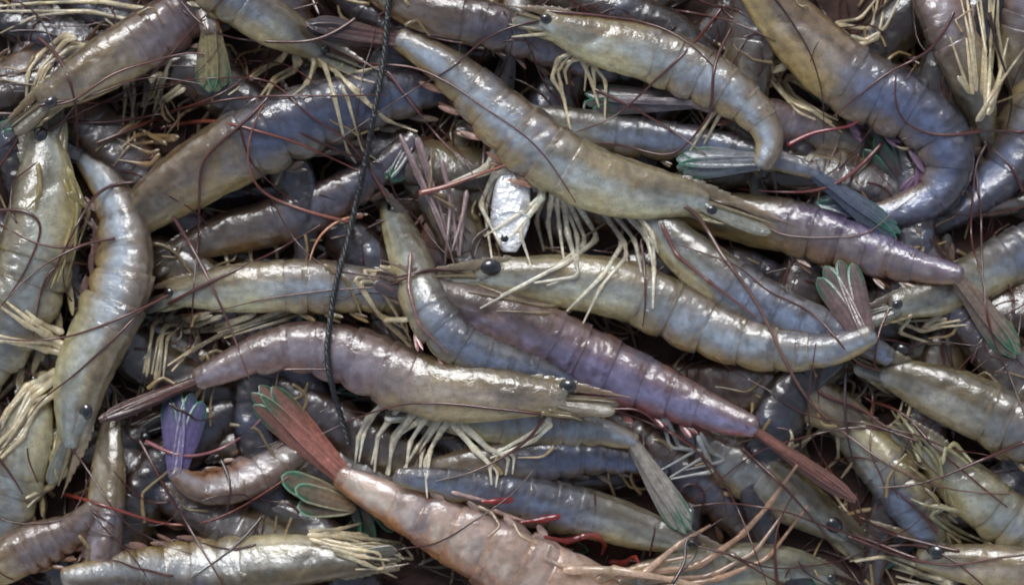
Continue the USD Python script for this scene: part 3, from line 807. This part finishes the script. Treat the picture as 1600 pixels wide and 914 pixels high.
add('DD', 'curled brown shrimp with a raised purple tail fan under the arched body',
    [(560, 610), (505, 660), (440, 715), (375, 752), (315, 762), (272, 735)], 46, 'down', 'brown', roll=30, fan=(290, 606), spread=0.75, fanw=1.25, fancol=C(104, 92, 136), dz=5, tilt=(-110, 20))
tangle(170, 6)
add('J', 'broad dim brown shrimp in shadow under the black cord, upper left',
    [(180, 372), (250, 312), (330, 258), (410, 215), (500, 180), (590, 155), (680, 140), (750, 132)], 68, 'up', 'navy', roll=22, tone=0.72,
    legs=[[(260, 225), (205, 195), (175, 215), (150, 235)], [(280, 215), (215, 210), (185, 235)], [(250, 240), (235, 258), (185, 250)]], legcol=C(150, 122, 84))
add('W', 'orange brown shrimp with a folded green-edged tail fan pointing down, near the top left',
    [(230, -330), (262, -225), (292, -115), (315, -30), (330, 50)], 52, 'left', 'brown', roll=30, fan=(334, 152), spread=0.55, fanw=1.15, fancol=C(150, 138, 100))
add('Y', 'pale blue and olive shrimp at the top edge with long legs reaching down',
    [(505, 85), (455, 55), (405, 25), (340, -20), (270, -60), (200, -110)], 48, 'up', 'blue', roll=5, tone=1.1, rost=(590, 110),
    legs=[[(480, 85), (505, 95), (522, 150), (542, 235), (556, 255)], [(485, 90), (512, 98), (560, 150), (608, 190), (652, 206)], [(490, 80), (520, 95), (545, 116), (592, 105)],
          [(470, 80), (492, 95), (482, 130), (455, 152)], [(460, 80), (470, 100), (430, 120), (400, 160)], [(450, 75), (440, 95), (400, 110), (370, 140)]])
add('OO', 'mauve shrimp with pale pink upright legs behind the small silver fish',
    [(735, 180), (715, 250), (700, 320), (690, 390), (690, 460), (700, 530)], 40, 'right', 'mauve', roll=10, tone=0.8, dz=-50, legsover=True, legcol=C(172, 146, 144),
    legs=[[(650, 215), (672, 290), (700, 390)], [(625, 210), (650, 270), (678, 330), (705, 395)], [(690, 250), (705, 310), (716, 400)], [(730, 300), (722, 350), (718, 400)], [(735, 200), (760, 215), (762, 260)]])
add('EE', 'yellow olive shrimp with a comb of cream legs below it, left of the cord',
    [(262, 462), (325, 455), (400, 450), (480, 447), (560, 452), (640, 470), (700, 500)], 50, 'up', 'cream', roll=12,
    legs=[[(330, 488), (300, 496), (242, 496), (230, 560), (214, 625)], [(350, 492), (310, 508), (256, 508), (244, 580), (235, 640)], [(400, 490), (340, 515), (262, 522), (255, 590)], [(440, 485), (350, 520), (300, 545), (268, 580)],
          [(540, 452), (440, 488), (340, 520)], [(545, 460), (450, 498), (350, 528)]])
add('T', 'silvery shrimp with a pink red seam, right of the cream legs',
    [(1000, 318), (1055, 380), (1115, 428), (1185, 472), (1260, 505), (1330, 530), (1390, 560)], 50, 'ur', 'blue', roll=20, tone=1.3, opal=1.0, overlegs=[([(1033, 348), (1056, 398), (1108, 440), (1182, 496)], 4.5, C(122, 66, 60))])
add('U', 'slim shrimp whose green-tipped tail fan points left under the hooked shrimp',
    [(1420, 235), (1350, 228), (1280, 208), (1210, 186), (1140, 168), (1085, 160)], 40, 'up', 'mauve', roll=15, tilt=(-75, 0), fan=(908, 154), spread=0.35)
add('V', 'slim blue banded shrimp with a pointed green-edged tail, below the hooked shrimp',
    [(740, 190), (810, 190), (890, 198), (980, 212), (1070, 222), (1160, 238), (1275, 270)], 38, 'up', 'blue', roll=20, tone=1.1, fan=(1408, 372), spread=0.3)
add('N', 'olive headed shrimp with a glossy blue back running out at the right edge',
    [(1390, 482), (1460, 464), (1530, 432), (1600, 392), (1670, 350), (1740, 300), (1800, 250)], 50, 'ul', 'blue', roll=15, rost=(1320, 495), tone=1.05,
    legs=[[(1420, 490), (1400, 500), (1440, 518), (1490, 508)], [(1450, 490), (1420, 492), (1380, 488)], [(1470, 490), (1440, 512), (1500, 500)], [(1490, 480), (1480, 500), (1430, 500)]])
add('L', 'large shrimp with an olive head and a dark blue curled tail at the upper right',
    [(1150, -60), (1215, 20), (1280, 85), (1345, 135), (1420, 170), (1472, 222), (1472, 285), (1425, 322), (1365, 335)], 66, 'ur', 'navy', roll=12, tilt=(0, -50), fan=(1265, 318), spread=0.3, swimcol=C(128, 96, 124),
    legs=[[(1250, 90), (1205, 98), (1225, 140), (1290, 180), (1310, 188)], [(1270, 120), (1222, 125), (1250, 160), (1300, 192)], [(1285, 120), (1300, 150), (1318, 178)], [(1230, 100), (1200, 112), (1235, 160), (1270, 175)],
          [(1300, 60), (1310, 40), (1362, 46), (1374, -10)], [(1320, 60), (1345, 70), (1372, 60), (1385, -5)]])
add('M', 'wet blue grey shrimp curving along the right edge beside the dark blue one',
    [(1700, -60), (1665, 20), (1632, 110), (1604, 195), (1565, 268), (1505, 316), (1440, 350), (1350, 390)], 52, 'dr', 'navy', roll=35, tone=1.15, tilt=(0, -95))
add('R', 'pale green shrimp with straw coloured strips along its head, right of the bluish belly',
    [(1435, 690), (1488, 742), (1540, 785), (1600, 828), (1670, 868), (1740, 900)], 54, 'ur', 'yellow', roll=15, tone=1.05, legsover=True, legcol=C(168, 160, 120),
    legs=[[(1440, 700), (1418, 665), (1462, 720), (1490, 790)], [(1470, 720), (1490, 690), (1530, 735)], [(1480, 790), (1455, 800), (1500, 830), (1550, 850)], [(1500, 800), (1470, 790), (1440, 790)], [(1440, 720), (1430, 680), (1400, 640)]])
add('O', 'grey olive shrimp with a brown back along the right edge, below the olive headed one',
    [(1372, 578), (1440, 602), (1510, 630), (1580, 662), (1650, 692), (1730, 720), (1800, 740)], 60, 'ur', 'olive', roll=28, eye=(1408, 546, 12), rost=(1330, 540))
add('CC', 'grey olive shrimp on its back along the bottom edge, left of the orange one',
    [(580, 872), (520, 872), (440, 876), (350, 884), (260, 888), (180, 892), (100, 900)], 54, 'down', 'olive', roll=15, legsover=True, rost=(640, 880), swimcol=C(168, 132, 116),
    legs=[[(500, 830), (560, 835), (612, 848), (628, 872), (600, 885), (555, 868)], [(490, 840), (540, 850), (600, 868), (626, 888), (590, 895)], [(480, 835), (530, 838), (575, 850)], [(520, 860), (570, 880), (620, 902)]])
add('G', 'pale blue backed shrimp with an olive head behind the red leg tips, at the bottom',
    [(1090, 852), (1010, 830), (940, 808), (860, 788), (780, 770), (700, 755), (620, 745)], 48, 'up', 'blue', roll=25, tone=1.15, rost=(1180, 880))
add('P', 'olive headed shrimp with a round black eye under the tip of the red tail',
    [(1325, 838), (1250, 788), (1180, 742), (1110, 702), (1040, 670), (970, 640)], 54, 'ur', 'olive', roll=20, tone=0.9, tilt=(0, -75), eye=(1303, 820, 16), rost=(1392, 880))
add('Q', 'pale shrimp with a glossy black eye and long pinkish snout, lower right corner',
    [(1432, 872), (1515, 882), (1600, 892), (1680, 905), (1760, 925), (1850, 950)], 46, 'up', 'mauve', roll=15, tone=1.1, eye=(1462, 862, 15), rost=(1340, 806), scales=False,
    legs=[[(1480, 905), (1440, 885), (1390, 868), (1336, 877)], [(1490, 915), (1440, 900), (1390, 880)], [(1500, 920), (1450, 915), (1400, 900)]])
tangle(45, 7)
add('K', 'pale blue shrimp bent like a hook, its green-tipped tail folded back',
    [(842, 32), (910, 58), (980, 76), (1050, 98), (1115, 130), (1172, 172), (1200, 218), (1188, 258)], 54, 'ur', 'cream', roll=12, opal=0.9, fan=(1050, 256), spread=0.4, rost=(790, 8), swim=False,
    legs=[[(930, 80), (905, 78), (872, 92), (862, 122), (880, 150), (892, 206)], [(930, 90), (900, 86), (882, 110), (886, 132)], [(935, 90), (908, 92), (926, 132), (936, 168)], [(950, 95), (926, 98), (930, 142)], [(900, 60), (870, 52), (800, 58)], [(1150, 150), (1130, 170), (1100, 225)]])
add('H', 'lavender shrimp with a wet beaded ridge and a long narrow red tail',
    [(640, 445), (720, 482), (800, 508), (880, 546), (960, 582), (1040, 615), (1110, 645), (1178, 668)], 64, 'ur', 'lavender', roll=24, opal=0.85, tilt=(0, 42), fan=(1346, 788, 8), spread=0.12, fanw=0.5, fancol=C(128, 84, 72), fandark=0.35, green=False,
    legs=[[(1040, 650), (1062, 700), (1112, 706), (1046, 746)], [(1090, 680), (1106, 716), (1116, 736), (1048, 748)]], legcol=C(176, 176, 172), swimcol=C(180, 110, 110))
add('I', 'small shrimp with its pointed head up and a pink edge, right of the cord',
    [(603, 308), (622, 362), (645, 422), (668, 482), (715, 536), (775, 562), (840, 582), (900, 606)], 44, 'right', 'blue', roll=10, eye=(613, 325, 12), rost=(568, 262), swimcol=C(196, 140, 136), overlegs=[([(642, 392), (638, 450), (654, 508), (700, 552)], 4.5, C(150, 104, 94))],
    legs=[[(620, 430), (578, 430), (608, 470), (642, 532)], [(630, 420), (592, 418), (622, 460), (642, 505)], [(620, 440), (560, 440), (592, 492), (644, 545)], [(640, 500), (600, 500), (640, 540), (690, 570)]])
add('HH', 'pale grey tail with a teal tip slanting down from under the arched shrimp\'s head',
    [(640, 642), (720, 650), (800, 660), (870, 666), (940, 676), (992, 692)], 44, 'up', 'cream', roll=10, opal=0.9, dz=18, fan=(1078, 836), spread=0.3, fanw=1.05, fancol=C(168, 160, 150), swim=False)
add('B', 'purple shrimp with a wet ridge and a narrow green-tipped tail at the right',
    [(1040, 322), (1130, 338), (1220, 352), (1310, 378), (1410, 412), (1500, 432)], 52, 'up', 'plum', roll=10, fancol=C(138, 120, 106), fan=(1594, 562), spread=0.3, rost=(960, 300))
add('D', 'brown backed shrimp standing head down on the left with cream legs at its side',
    [(112, 700), (118, 632), (138, 560), (172, 490), (195, 420), (190, 350), (165, 290), (125, 240)], 60, 'right', 'cream', roll=18, opal=0.95, eye=(134, 643, 14), rost=(96, 778), fan=(-6, 182), spread=0.4, leg_r=7.0, swimcol=C(140, 104, 92),
    legs=[[(100, 580), (85, 582), (42, 602), (12, 640), (-6, 668)], [(105, 610), (88, 612), (52, 640), (36, 682), (-6, 722)], [(100, 592), (84, 594), (48, 624), (20, 672), (-10, 700)], [(110, 545), (76, 526), (42, 508), (-4, 476)],
          [(110, 555), (72, 546), (30, 536), (-10, 532)], [(95, 600), (70, 585), (30, 590), (-10, 630)], [(100, 520), (62, 505), (40, 485)], [(105, 730), (80, 760), (40, 778)]])
add('E', 'arched shrimp with a black eye and a row of curved cream legs beneath',
    [(888, 624), (810, 620), (730, 614), (650, 600), (570, 566), (495, 545), (425, 550), (362, 572), (310, 594)], 60, 'up', 'mauve', roll=10, opal=0.8, eye=(887, 603, 14), rost=(992, 622), fan=(146, 660), spread=0.12, fanw=0.55, fancol=C(88, 48, 38), fandark=0.3, green=False, swim=False, legcol=IVORY, leg_r=5.5,
    legs=[[(600, 630), (575, 652), (560, 682), (555, 722)], [(625, 635), (612, 652), (590, 682), (585, 737)], [(655, 640), (640, 655), (612, 692), (608, 742)], [(675, 645), (660, 660), (640, 692), (634, 738)],
          [(695, 645), (682, 664), (660, 700), (655, 744)], [(705, 650), (692, 668), (672, 702), (667, 748)], [(715, 640), (708, 664), (740, 702), (765, 726), (768, 757)], [(725, 640), (722, 664), (760, 700), (795, 716), (790, 742)], [(845, 640), (858, 655), (840, 672), (770, 710)]])
add('C', 'olive and silver shrimp with a round black eye and a raised tail fan, centre right',
    [(738, 432), (820, 436), (900, 442), (980, 456), (1060, 490), (1150, 530), (1240, 550), (1310, 545), (1362, 524)], 58, 'up', 'cream', roll=14, opal=0.9, eye=(767, 418, 17), rost=(648, 424), fan=(1296, 404), spread=0.75, fanw=0.95, swim=False, fancol=C(124, 100, 98),
    legs=[[(905, 470), (900, 478), (850, 478), (780, 465)], [(860, 475), (820, 472), (730, 455)]], legcol=C(150, 128, 96), leg_r=4)

# ------------------------------------------------------------------ the small silver fish under the cream legs
def make_fish():
    z0 = S['C'].zc[6] - 4
    xy = spline([(796, 394), (797, 350), (800, 300), (804, 258), (808, 225)], 60)
    P = pts3(xy, np.full(60, z0)); T = norm(np.gradient(P, axis=0)); D = norm(np.cross(np.array([0, 0, 1.0]), T)); N = np.array([0, 0, 1.0])
    s = np.linspace(0, 1, 60)
    h = 33 * PchipInterpolator([0, .05, .15, .32, .55, .8, 1.0], [.34, .52, .78, 1.0, .92, .55, .24])(s); w = h * 0.42
    ph = np.linspace(0, 2 * np.pi, 40, endpoint=False)
    V = P[:, None] + D[:, None] * (h[:, None] * np.cos(ph))[..., None] + N * (w[:, None] * np.sign(np.sin(ph)) * np.abs(np.sin(ph)) ** 0.8)[..., None]
    nz = meshkit.fbm(V.reshape(-1, 3) / 22, 3).reshape(60, 40) - 0.5
    V = V + N * (nz * 9)[..., None]
    raster(V.reshape(-1, 3))
    t = Thing('small_fish', P[30] * U, 'small silver fish lying head down under the cream legs of the long diagonal shrimp', 'fish')
    c = np.cos(ph)[None] * np.ones((60, 1)); col = C(236, 238, 240) * np.ones((60, 40, 1)) + (C(120, 116, 120) - C(236, 238, 240)) * np.clip(c * 1.4 - 0.7, 0, 1)[..., None]
    col = col * (0.72 + 0.75 * nz[..., None] + 0.25 * np.array([1.0, 0.97, 0.93]))
    col = col.reshape(-1, 3)
    t.part('body', skin(V), np.vstack([col, col[:1], col[-1:]]), 'silver')
    e = at(789, 372, z0 + w[6] * 0.93)
    sp = trimesh.creation.icosphere(3, 1.0)
    ringv = tube(np.array([e + 8.5 * np.array([math.cos(a), math.sin(a), -0.05]) for a in np.linspace(0, 2 * np.pi, 33)]), 2.0, 6)
    t.part('eye_ring', ringv, C(190, 190, 186), 'silver')
    t.part('eye', (sp.vertices * [7.5, 7.5, 4.5] + e, sp.faces), C(18, 18, 20), 'eye')
    a = np.linspace(-1.0, 1.0, 18)
    gill = np.array([at(798 + 30 * q, 340 - 10 * (1 - q * q), z0 + 17.5 * math.sqrt(max(0.02, 1 - (q * 0.72) ** 2)) + 1) for q in a])
    t.part('gill_cover', tube(gill, 1.4, 6), C(210, 212, 216), 'silver')
    fn = lambda nm, b, tp, wd: Shrimp.blade(type('Q', (), {'t': t})(), nm, at(*b), at(*tp), wd, np.array([0, 0, 1.0]), C(200, 198, 196), C(200, 196, 190), 0, 'fan', rimr=0)
    fn('pectoral_fin', (812, 338, z0 + 14), (822, 312, z0 + 16), 5)
    fn('tail_fin', (808, 232, z0), (800, 205, z0 - 4), 9); fn('tail_fin', (808, 232, z0), (818, 206, z0 - 4), 9)
    fn('back_fin', (836, 300, z0), (846, 240, z0), 9)


make_fish()

add('A', 'long diagonal shrimp with a white wet ridge and many cream legs, upper centre',
    [(1108, 318), (1025, 304), (940, 286), (862, 246), (790, 190), (722, 128), (668, 88), (622, 62)], 62, 'ur', 'cream', roll=12, tone=1.05, opal=1.0, eye=(1112, 328, 9), rost=(1240, 352, -8), fan=(468, 38), spread=0.22, fanw=0.9, fandark=1.0, green=False, fancol=C(104, 74, 68), legcol=IVORY, leg_r=6.0, swimcol=C(168, 128, 108),
    legs=[[(885, 290), (895, 308), (935, 372), (890, 408), (782, 462)], [(915, 300), (930, 315), (975, 378), (942, 430), (886, 486)], [(950, 305), (966, 322), (1012, 372), (1022, 420), (1020, 482)], [(940, 305), (952, 325), (992, 375), (1002, 425)],
          [(850, 280), (848, 310), (838, 345), (850, 392)], [(870, 290), (882, 318), (886, 362), (906, 432), (834, 442)], [(865, 290), (860, 320), (856, 350), (864, 392)], [(960, 310), (980, 315), (1018, 362), (1028, 395)],
          [(800, 262), (772, 274), (750, 320), (782, 382)], [(850, 305), (835, 325), (796, 372)], [(775, 230), (760, 262), (690, 292)]])
# ------------------------------------------------------------------ the orange shrimp along the bottom
add('F', 'orange pink shrimp on its back with red leg tips and a pink tail',
    [(1075, 1020), (985, 968), (890, 920), (800, 878), (710, 832), (620, 788), (532, 742)], 70, 'dl', 'pink', roll=-14, swim=0.6, fan=(392, 600, 14), spread=0.36, fanw=0.95, fancol=C(184, 122, 106), fandark=0.4, tone=1.12, swimcol=C(206, 180, 168),
    overlegs=[([(705, 768), (735, 776), (770, 784)], 4, C(214, 180, 168)), ([(752, 783), (775, 783), (803, 780)], -7, C(150, 38, 38)), ([(770, 796), (795, 806), (825, 815)], 4, C(214, 180, 168)), ([(812, 816), (845, 812), (876, 806)], -7, C(150, 38, 38)),
              ([(850, 838), (885, 846), (912, 838)], -7, C(150, 46, 42)), ([(905, 838), (932, 836), (946, 850), (940, 866)], 6, C(150, 66, 58)), ([(950, 876), (975, 880), (992, 868), (1000, 884)], 6, C(150, 60, 54)),
              ([(745, 790), (768, 800), (782, 822), (762, 838)], 3.5, C(214, 190, 160)), ([(800, 812), (812, 836), (840, 850)], 3.5, C(214, 190, 160)), ([(860, 850), (850, 872), (880, 884), (930, 880)], 4, C(214, 190, 170)),
              ([(930, 905), (1000, 886), (1080, 868)], 8, C(214, 176, 140)), ([(960, 900), (1090, 885), (1160, 835), (1200, 790), (1246, 726)], 8, C(192, 150, 120)), ([(1000, 908), (1110, 900), (1180, 862), (1225, 800)], 6.5, C(192, 154, 126)), ([(1020, 920), (1120, 905), (1200, 872), (1262, 790)], 6, C(190, 146, 114)),
              ([(1000, 900), (1060, 850), (1110, 820)], 7, C(206, 170, 140)), ([(880, 890), (960, 890), (1050, 905), (1130, 925)], 9, C(214, 180, 150))])
_f = S['F']
_p = at(556, 792, _f.zc[-1] - 20)
for _tip, _w, _dz in (((441, 745), 19, 52), ((466, 792), 16, 34), ((462, 764), 15, 56)):
    _e = at(_tip[0], _tip[1], _f.zc[-1] - 40 + _dz)
    _f.blade('uropod', _p, _e, _w, np.array([0, .3, 1.0]), C(140, 120, 96), C(190, 186, 150), 0.3, 'fan', green=True, shape=(0.5, 0.72), rimr=2.0)


# ------------------------------------------------------------------ feelers of the shrimps, laid over everything
def feel(key, *lines, r=2.6, col=None):
    for q in lines:
        S[key].antenna(q, r, None, col)


feel('A', [(1070, 322), (1092, 340), (1130, 400), (1180, 470), (1220, 550), (1268, 630), (1340, 692), (1420, 742), (1500, 766), (1578, 771)], r=3.2, col=C(92, 66, 56))
feel('A', [(1002, 380), (1009, 450), (1004, 512)], r=2.4)
feel('E', [(885, 652), (800, 641), (720, 632), (640, 631), (560, 652), (500, 680)], [(852, 650), (820, 690), (740, 736), (680, 752)], r=2.6)
feel('E', [(444, 577), (512, 577)], r=2.2)
feel('D', [(100, 772), (180, 795), (260, 818), (330, 812), (400, 778), (450, 745)], r=3.0, col=C(112, 48, 36))
feel('D', [(-6, 712), (16, 740), (36, 772)], r=2.6)
feel('K', [(830, 15), (880, 20), (960, 28), (1040, 46), (1088, 78), (1115, 104)], r=2.8)
feel('J', [(250, 200), (330, 190), (405, 206), (480, 230), (560, 268)], r=3.2, col=C(104, 54, 42))
feel('J', [(150, 224), (220, 196), (290, 170), (360, 156), (450, 150), (540, 150), (604, 149)], r=2.8)
feel('X', [(-4, 178), (60, 182), (115, 191), (210, 186), (300, 165), (370, 132), (430, 82)], [(60, 60), (95, 96), (114, 148), (120, 192), (121, 236)], r=3.2)
feel('Y', [(555, 30), (500, 60), (430, 66), (370, 60), (320, 40), (278, -4)], r=2.8)
feel('EE', [(244, 486), (330, 440), (420, 398), (500, 352)], r=3.0)
feel('I', [(655, 302), (690, 294), (740, 276), (796, 256)], r=4.5, col=C(128, 76, 64))
feel('I', [(548, 348), (500, 336), (440, 316), (402, 290), (388, 250), (393, 206), (412, 164)], r=2.8, col=C(120, 72, 60))
feel('O', [(1340, 600), (1352, 622), (1402, 642), (1452, 690), (1510, 740), (1574, 792)], r=2.8)
feel('Q', [(1465, 832), (1438, 800), (1388, 758)], [(1500, 860), (1420, 842), (1355, 812), (1338, 770)], r=2.6)
feel('L', [(1230, 228), (1262, 212), (1292, 204), (1330, 196), (1347, 184)], r=4.0, col=C(110, 40, 44))
feel('B', [(1378, 224), (1332, 270), (1282, 296), (1222, 300), (1150, 296)], r=3.2, col=C(96, 48, 44))
feel('LL', [(1532, 206), (1470, 211), (1421, 196), (1401, 166), (1400, 110)], [(1490, 20), (1452, 78), (1392, 112), (1342, 150), (1302, 182)], r=2.6)
feel('M', [(1600, 207), (1560, 205), (1500, 207)], [(1598, 300), (1580, 262), (1550, 232)], r=2.6)
feel('U', [(1130, 10), (1082, 70), (1020, 130), (962, 180), (900, 206)], [(1142, 46), (1116, 108), (1110, 172), (1090, 206), (1050, 240), (990, 232), (930, 224)], [(930, 140), (1030, 192), (1082, 226), (1104, 242)], r=2.6)
feel('F', [(1000, 890), (1215, 914), (1214, 830), (1242, 768)][1:], [(1160, 700), (1242, 780), (1300, 850), (1348, 918)], r=2.6)
feel('R', [(1604, 690), (1530, 720), (1442, 754), (1372, 762)], r=2.8)
feel('Z', [(-4, 329), (40, 331), (62, 350), (55, 388), (35, 430), (14, 462)], [(212, 285), (166, 294), (130, 334), (96, 400), (64, 462)], r=2.8)

_g = np.random.default_rng(12)
for _key, _dx, _dy, _n in (('X', -60, 60, 2), ('X', 200, -30, 2), ('Y', 260, 60, 2), ('J', -150, 30, 2), ('EE', -120, 60, 2), ('I', -90, -160, 2), ('C', -260, -40, 2), ('K', -160, 40, 1), ('L', 60, 90, 1), ('D', 90, 120, 2),
                           ('E', 260, 60, 2), ('G', 200, 60, 2), ('P', 160, 60, 2), ('Q', -160, -60, 2), ('R', -160, -60, 2), ('O', -140, -60, 1), ('N', -60, 140, 1), ('A', 240, 60, 1), ('CC', 200, -60, 1), ('Z', 100, -60, 2), ('LL', -60, 120, 2), ('S', 60, 40, 2)):
    _s = S[_key]
    for _ in range(_n):
        _a = _s.xy[0] + np.array([_dx, _dy]) * 0.25
        _v = np.array([_dx, _dy], float); _v = _v / np.linalg.norm(_v); _L = _g.uniform(220, 430); _c = _g.uniform(-1.5, 1.5); _h0 = _g.uniform(-0.4, 0.4); _q = [_s.xy[0], _a]
        for _m in range(6):
            _th = _h0 + _c * _m / 6 + _g.normal(0, 0.12)
            _a = _a + _L / 6 * np.array([_v[0] * math.cos(_th) - _v[1] * math.sin(_th), _v[0] * math.sin(_th) + _v[1] * math.cos(_th)]); _q.append(_a)
        _s.antenna(_q, _g.uniform(1.5, 2.2), None, RED * _g.uniform(0.6, 1.5))

# feelers that have come off and lie loose on the heap
for lab, q, r, col in [
        ('thin dark feeler hanging in a bow over the dim brown shrimp\'s middle', [(418, 154), (382, 190), (332, 234), (314, 266), (311, 330), (304, 440), (297, 545)], 2.6, RED),
        ('thin straight feeler slanting down to the tip of the pink and green tail', [(268, 334), (318, 420), (358, 508), (390, 592)], 2.8, C(90, 56, 54)),
        ('fine pinkish feeler running from the black cord to the small fish', [(606, 112), (650, 170), (700, 230), (742, 262)], 2.2, C(120, 84, 84)),
        ('short curled orange feeler left of the black cord', [(566, 338), (530, 346), (497, 374), (484, 408)], 3.4, C(136, 84, 52)),
        ('dark red feeler running down to the bottom edge across the olive belly', [(218, 688), (258, 760), (300, 830), (352, 918)], 3.0, RED),
        ('pinkish feeler looping under the raised purple tail fan', [(228, 690), (280, 710), (330, 706), (380, 680), (408, 655)], 3.0, C(130, 82, 84)),
        ('short dark feeler standing beside the curled brown shrimp', [(346, 718), (360, 760), (354, 802)], 2.6, DARKRED),
        ('fine dark feeler slanting over the olive belly at the bottom edge', [(408, 808), (370, 850), (300, 902)], 2.2, DARKRED),
        ('dark upright feeler crossing the long thin one below the raised tail fan', [(1322, 576), (1321, 650), (1334, 722), (1345, 760)], 2.6, DARKRED),
        ('looped dark feeler tip among the orange leg strands', [(1050, 912), (1070, 872), (1072, 846), (1082, 838), (1090, 856), (1066, 892)], 2.6, DARKRED),
        ('red feeler bundle beside the olive tail of the hooked shrimp', [(980, 6), (1060, 18), (1140, 34), (1212, 66)], 2.4, RED),
        ('dark feeler leaning over the pale upright legs', [(1546, 20), (1560, 80), (1580, 150), (1570, 210)], 2.6, DARKRED)]:
    _b = at(q[len(q) // 2][0], q[len(q) // 2][1], 0) * U
    _t = Thing('loose_antenna', _b, lab, 'antenna')
    strand(_t, 'strand', q, r, col)


# ------------------------------------------------------------------ the black knotted cord
def make_cord():
    line = [(610, -30), (606, 20), (601, 80), (590, 150), (576, 225), (561, 300), (542, 375), (526, 440), (516, 500), (512, 560), (524, 620), (546, 695)]
    q = spline(line, 260)
    z = drape(q, 4.5, win=60, soft=8)
    P = pts3(q, z); T = norm(np.gradient(P, axis=0)); A = norm(np.cross(T, [0, 0, 1.0])); B = np.cross(A, T)
    t = Thing('black_cord', P[130] * U, 'thin black knotted cord lying over the heap from the top edge downward', 'cord')
    s = np.linspace(0, 1, 260)
    for k in range(3):
        ph = s * 150 + k * 2.094
        rr = 2.6 + 0.8 * meshkit.noise(np.stack([s * 60, s * 0 + k, s * 0], 1))
        vf = tube(P + (A * np.cos(ph)[:, None] + B * np.sin(ph)[:, None]) * 2.4, rr, 7)
        t.part('ply', vf, C(16, 16, 18), 'cord')
    for u_ in np.linspace(0.03, 0.97, 19):
        i = int(u_ * 259)
        m = trimesh.creation.icosphere(2, 1.0)
        v = m.vertices * (4.2 + 1.6 * meshkit.noise(np.array([[u_ * 90, 0, 0]]))[0]); v = v * (1 + 0.35 * (meshkit.noise(m.vertices * 2.2 + u_ * 40)[:, None] - 0.5))
        t.part('knot', (v + P[i], m.faces), C(26, 26, 28), 'cord')
    for u_ in np.linspace(0.05, 0.95, 14):
        i = int(u_ * 259); g = 1 if int(u_ * 100) % 2 else -1
        e = P[i] + A[i] * g * 11 + T[i] * 9 + np.array([0, 0, 3.0])
        t.part('frayed_end', tube(np.linspace(P[i], e, 5), np.linspace(1.3, 0.5, 5), 5), C(24, 24, 26), 'cord')


make_cord()


emit_tangle()
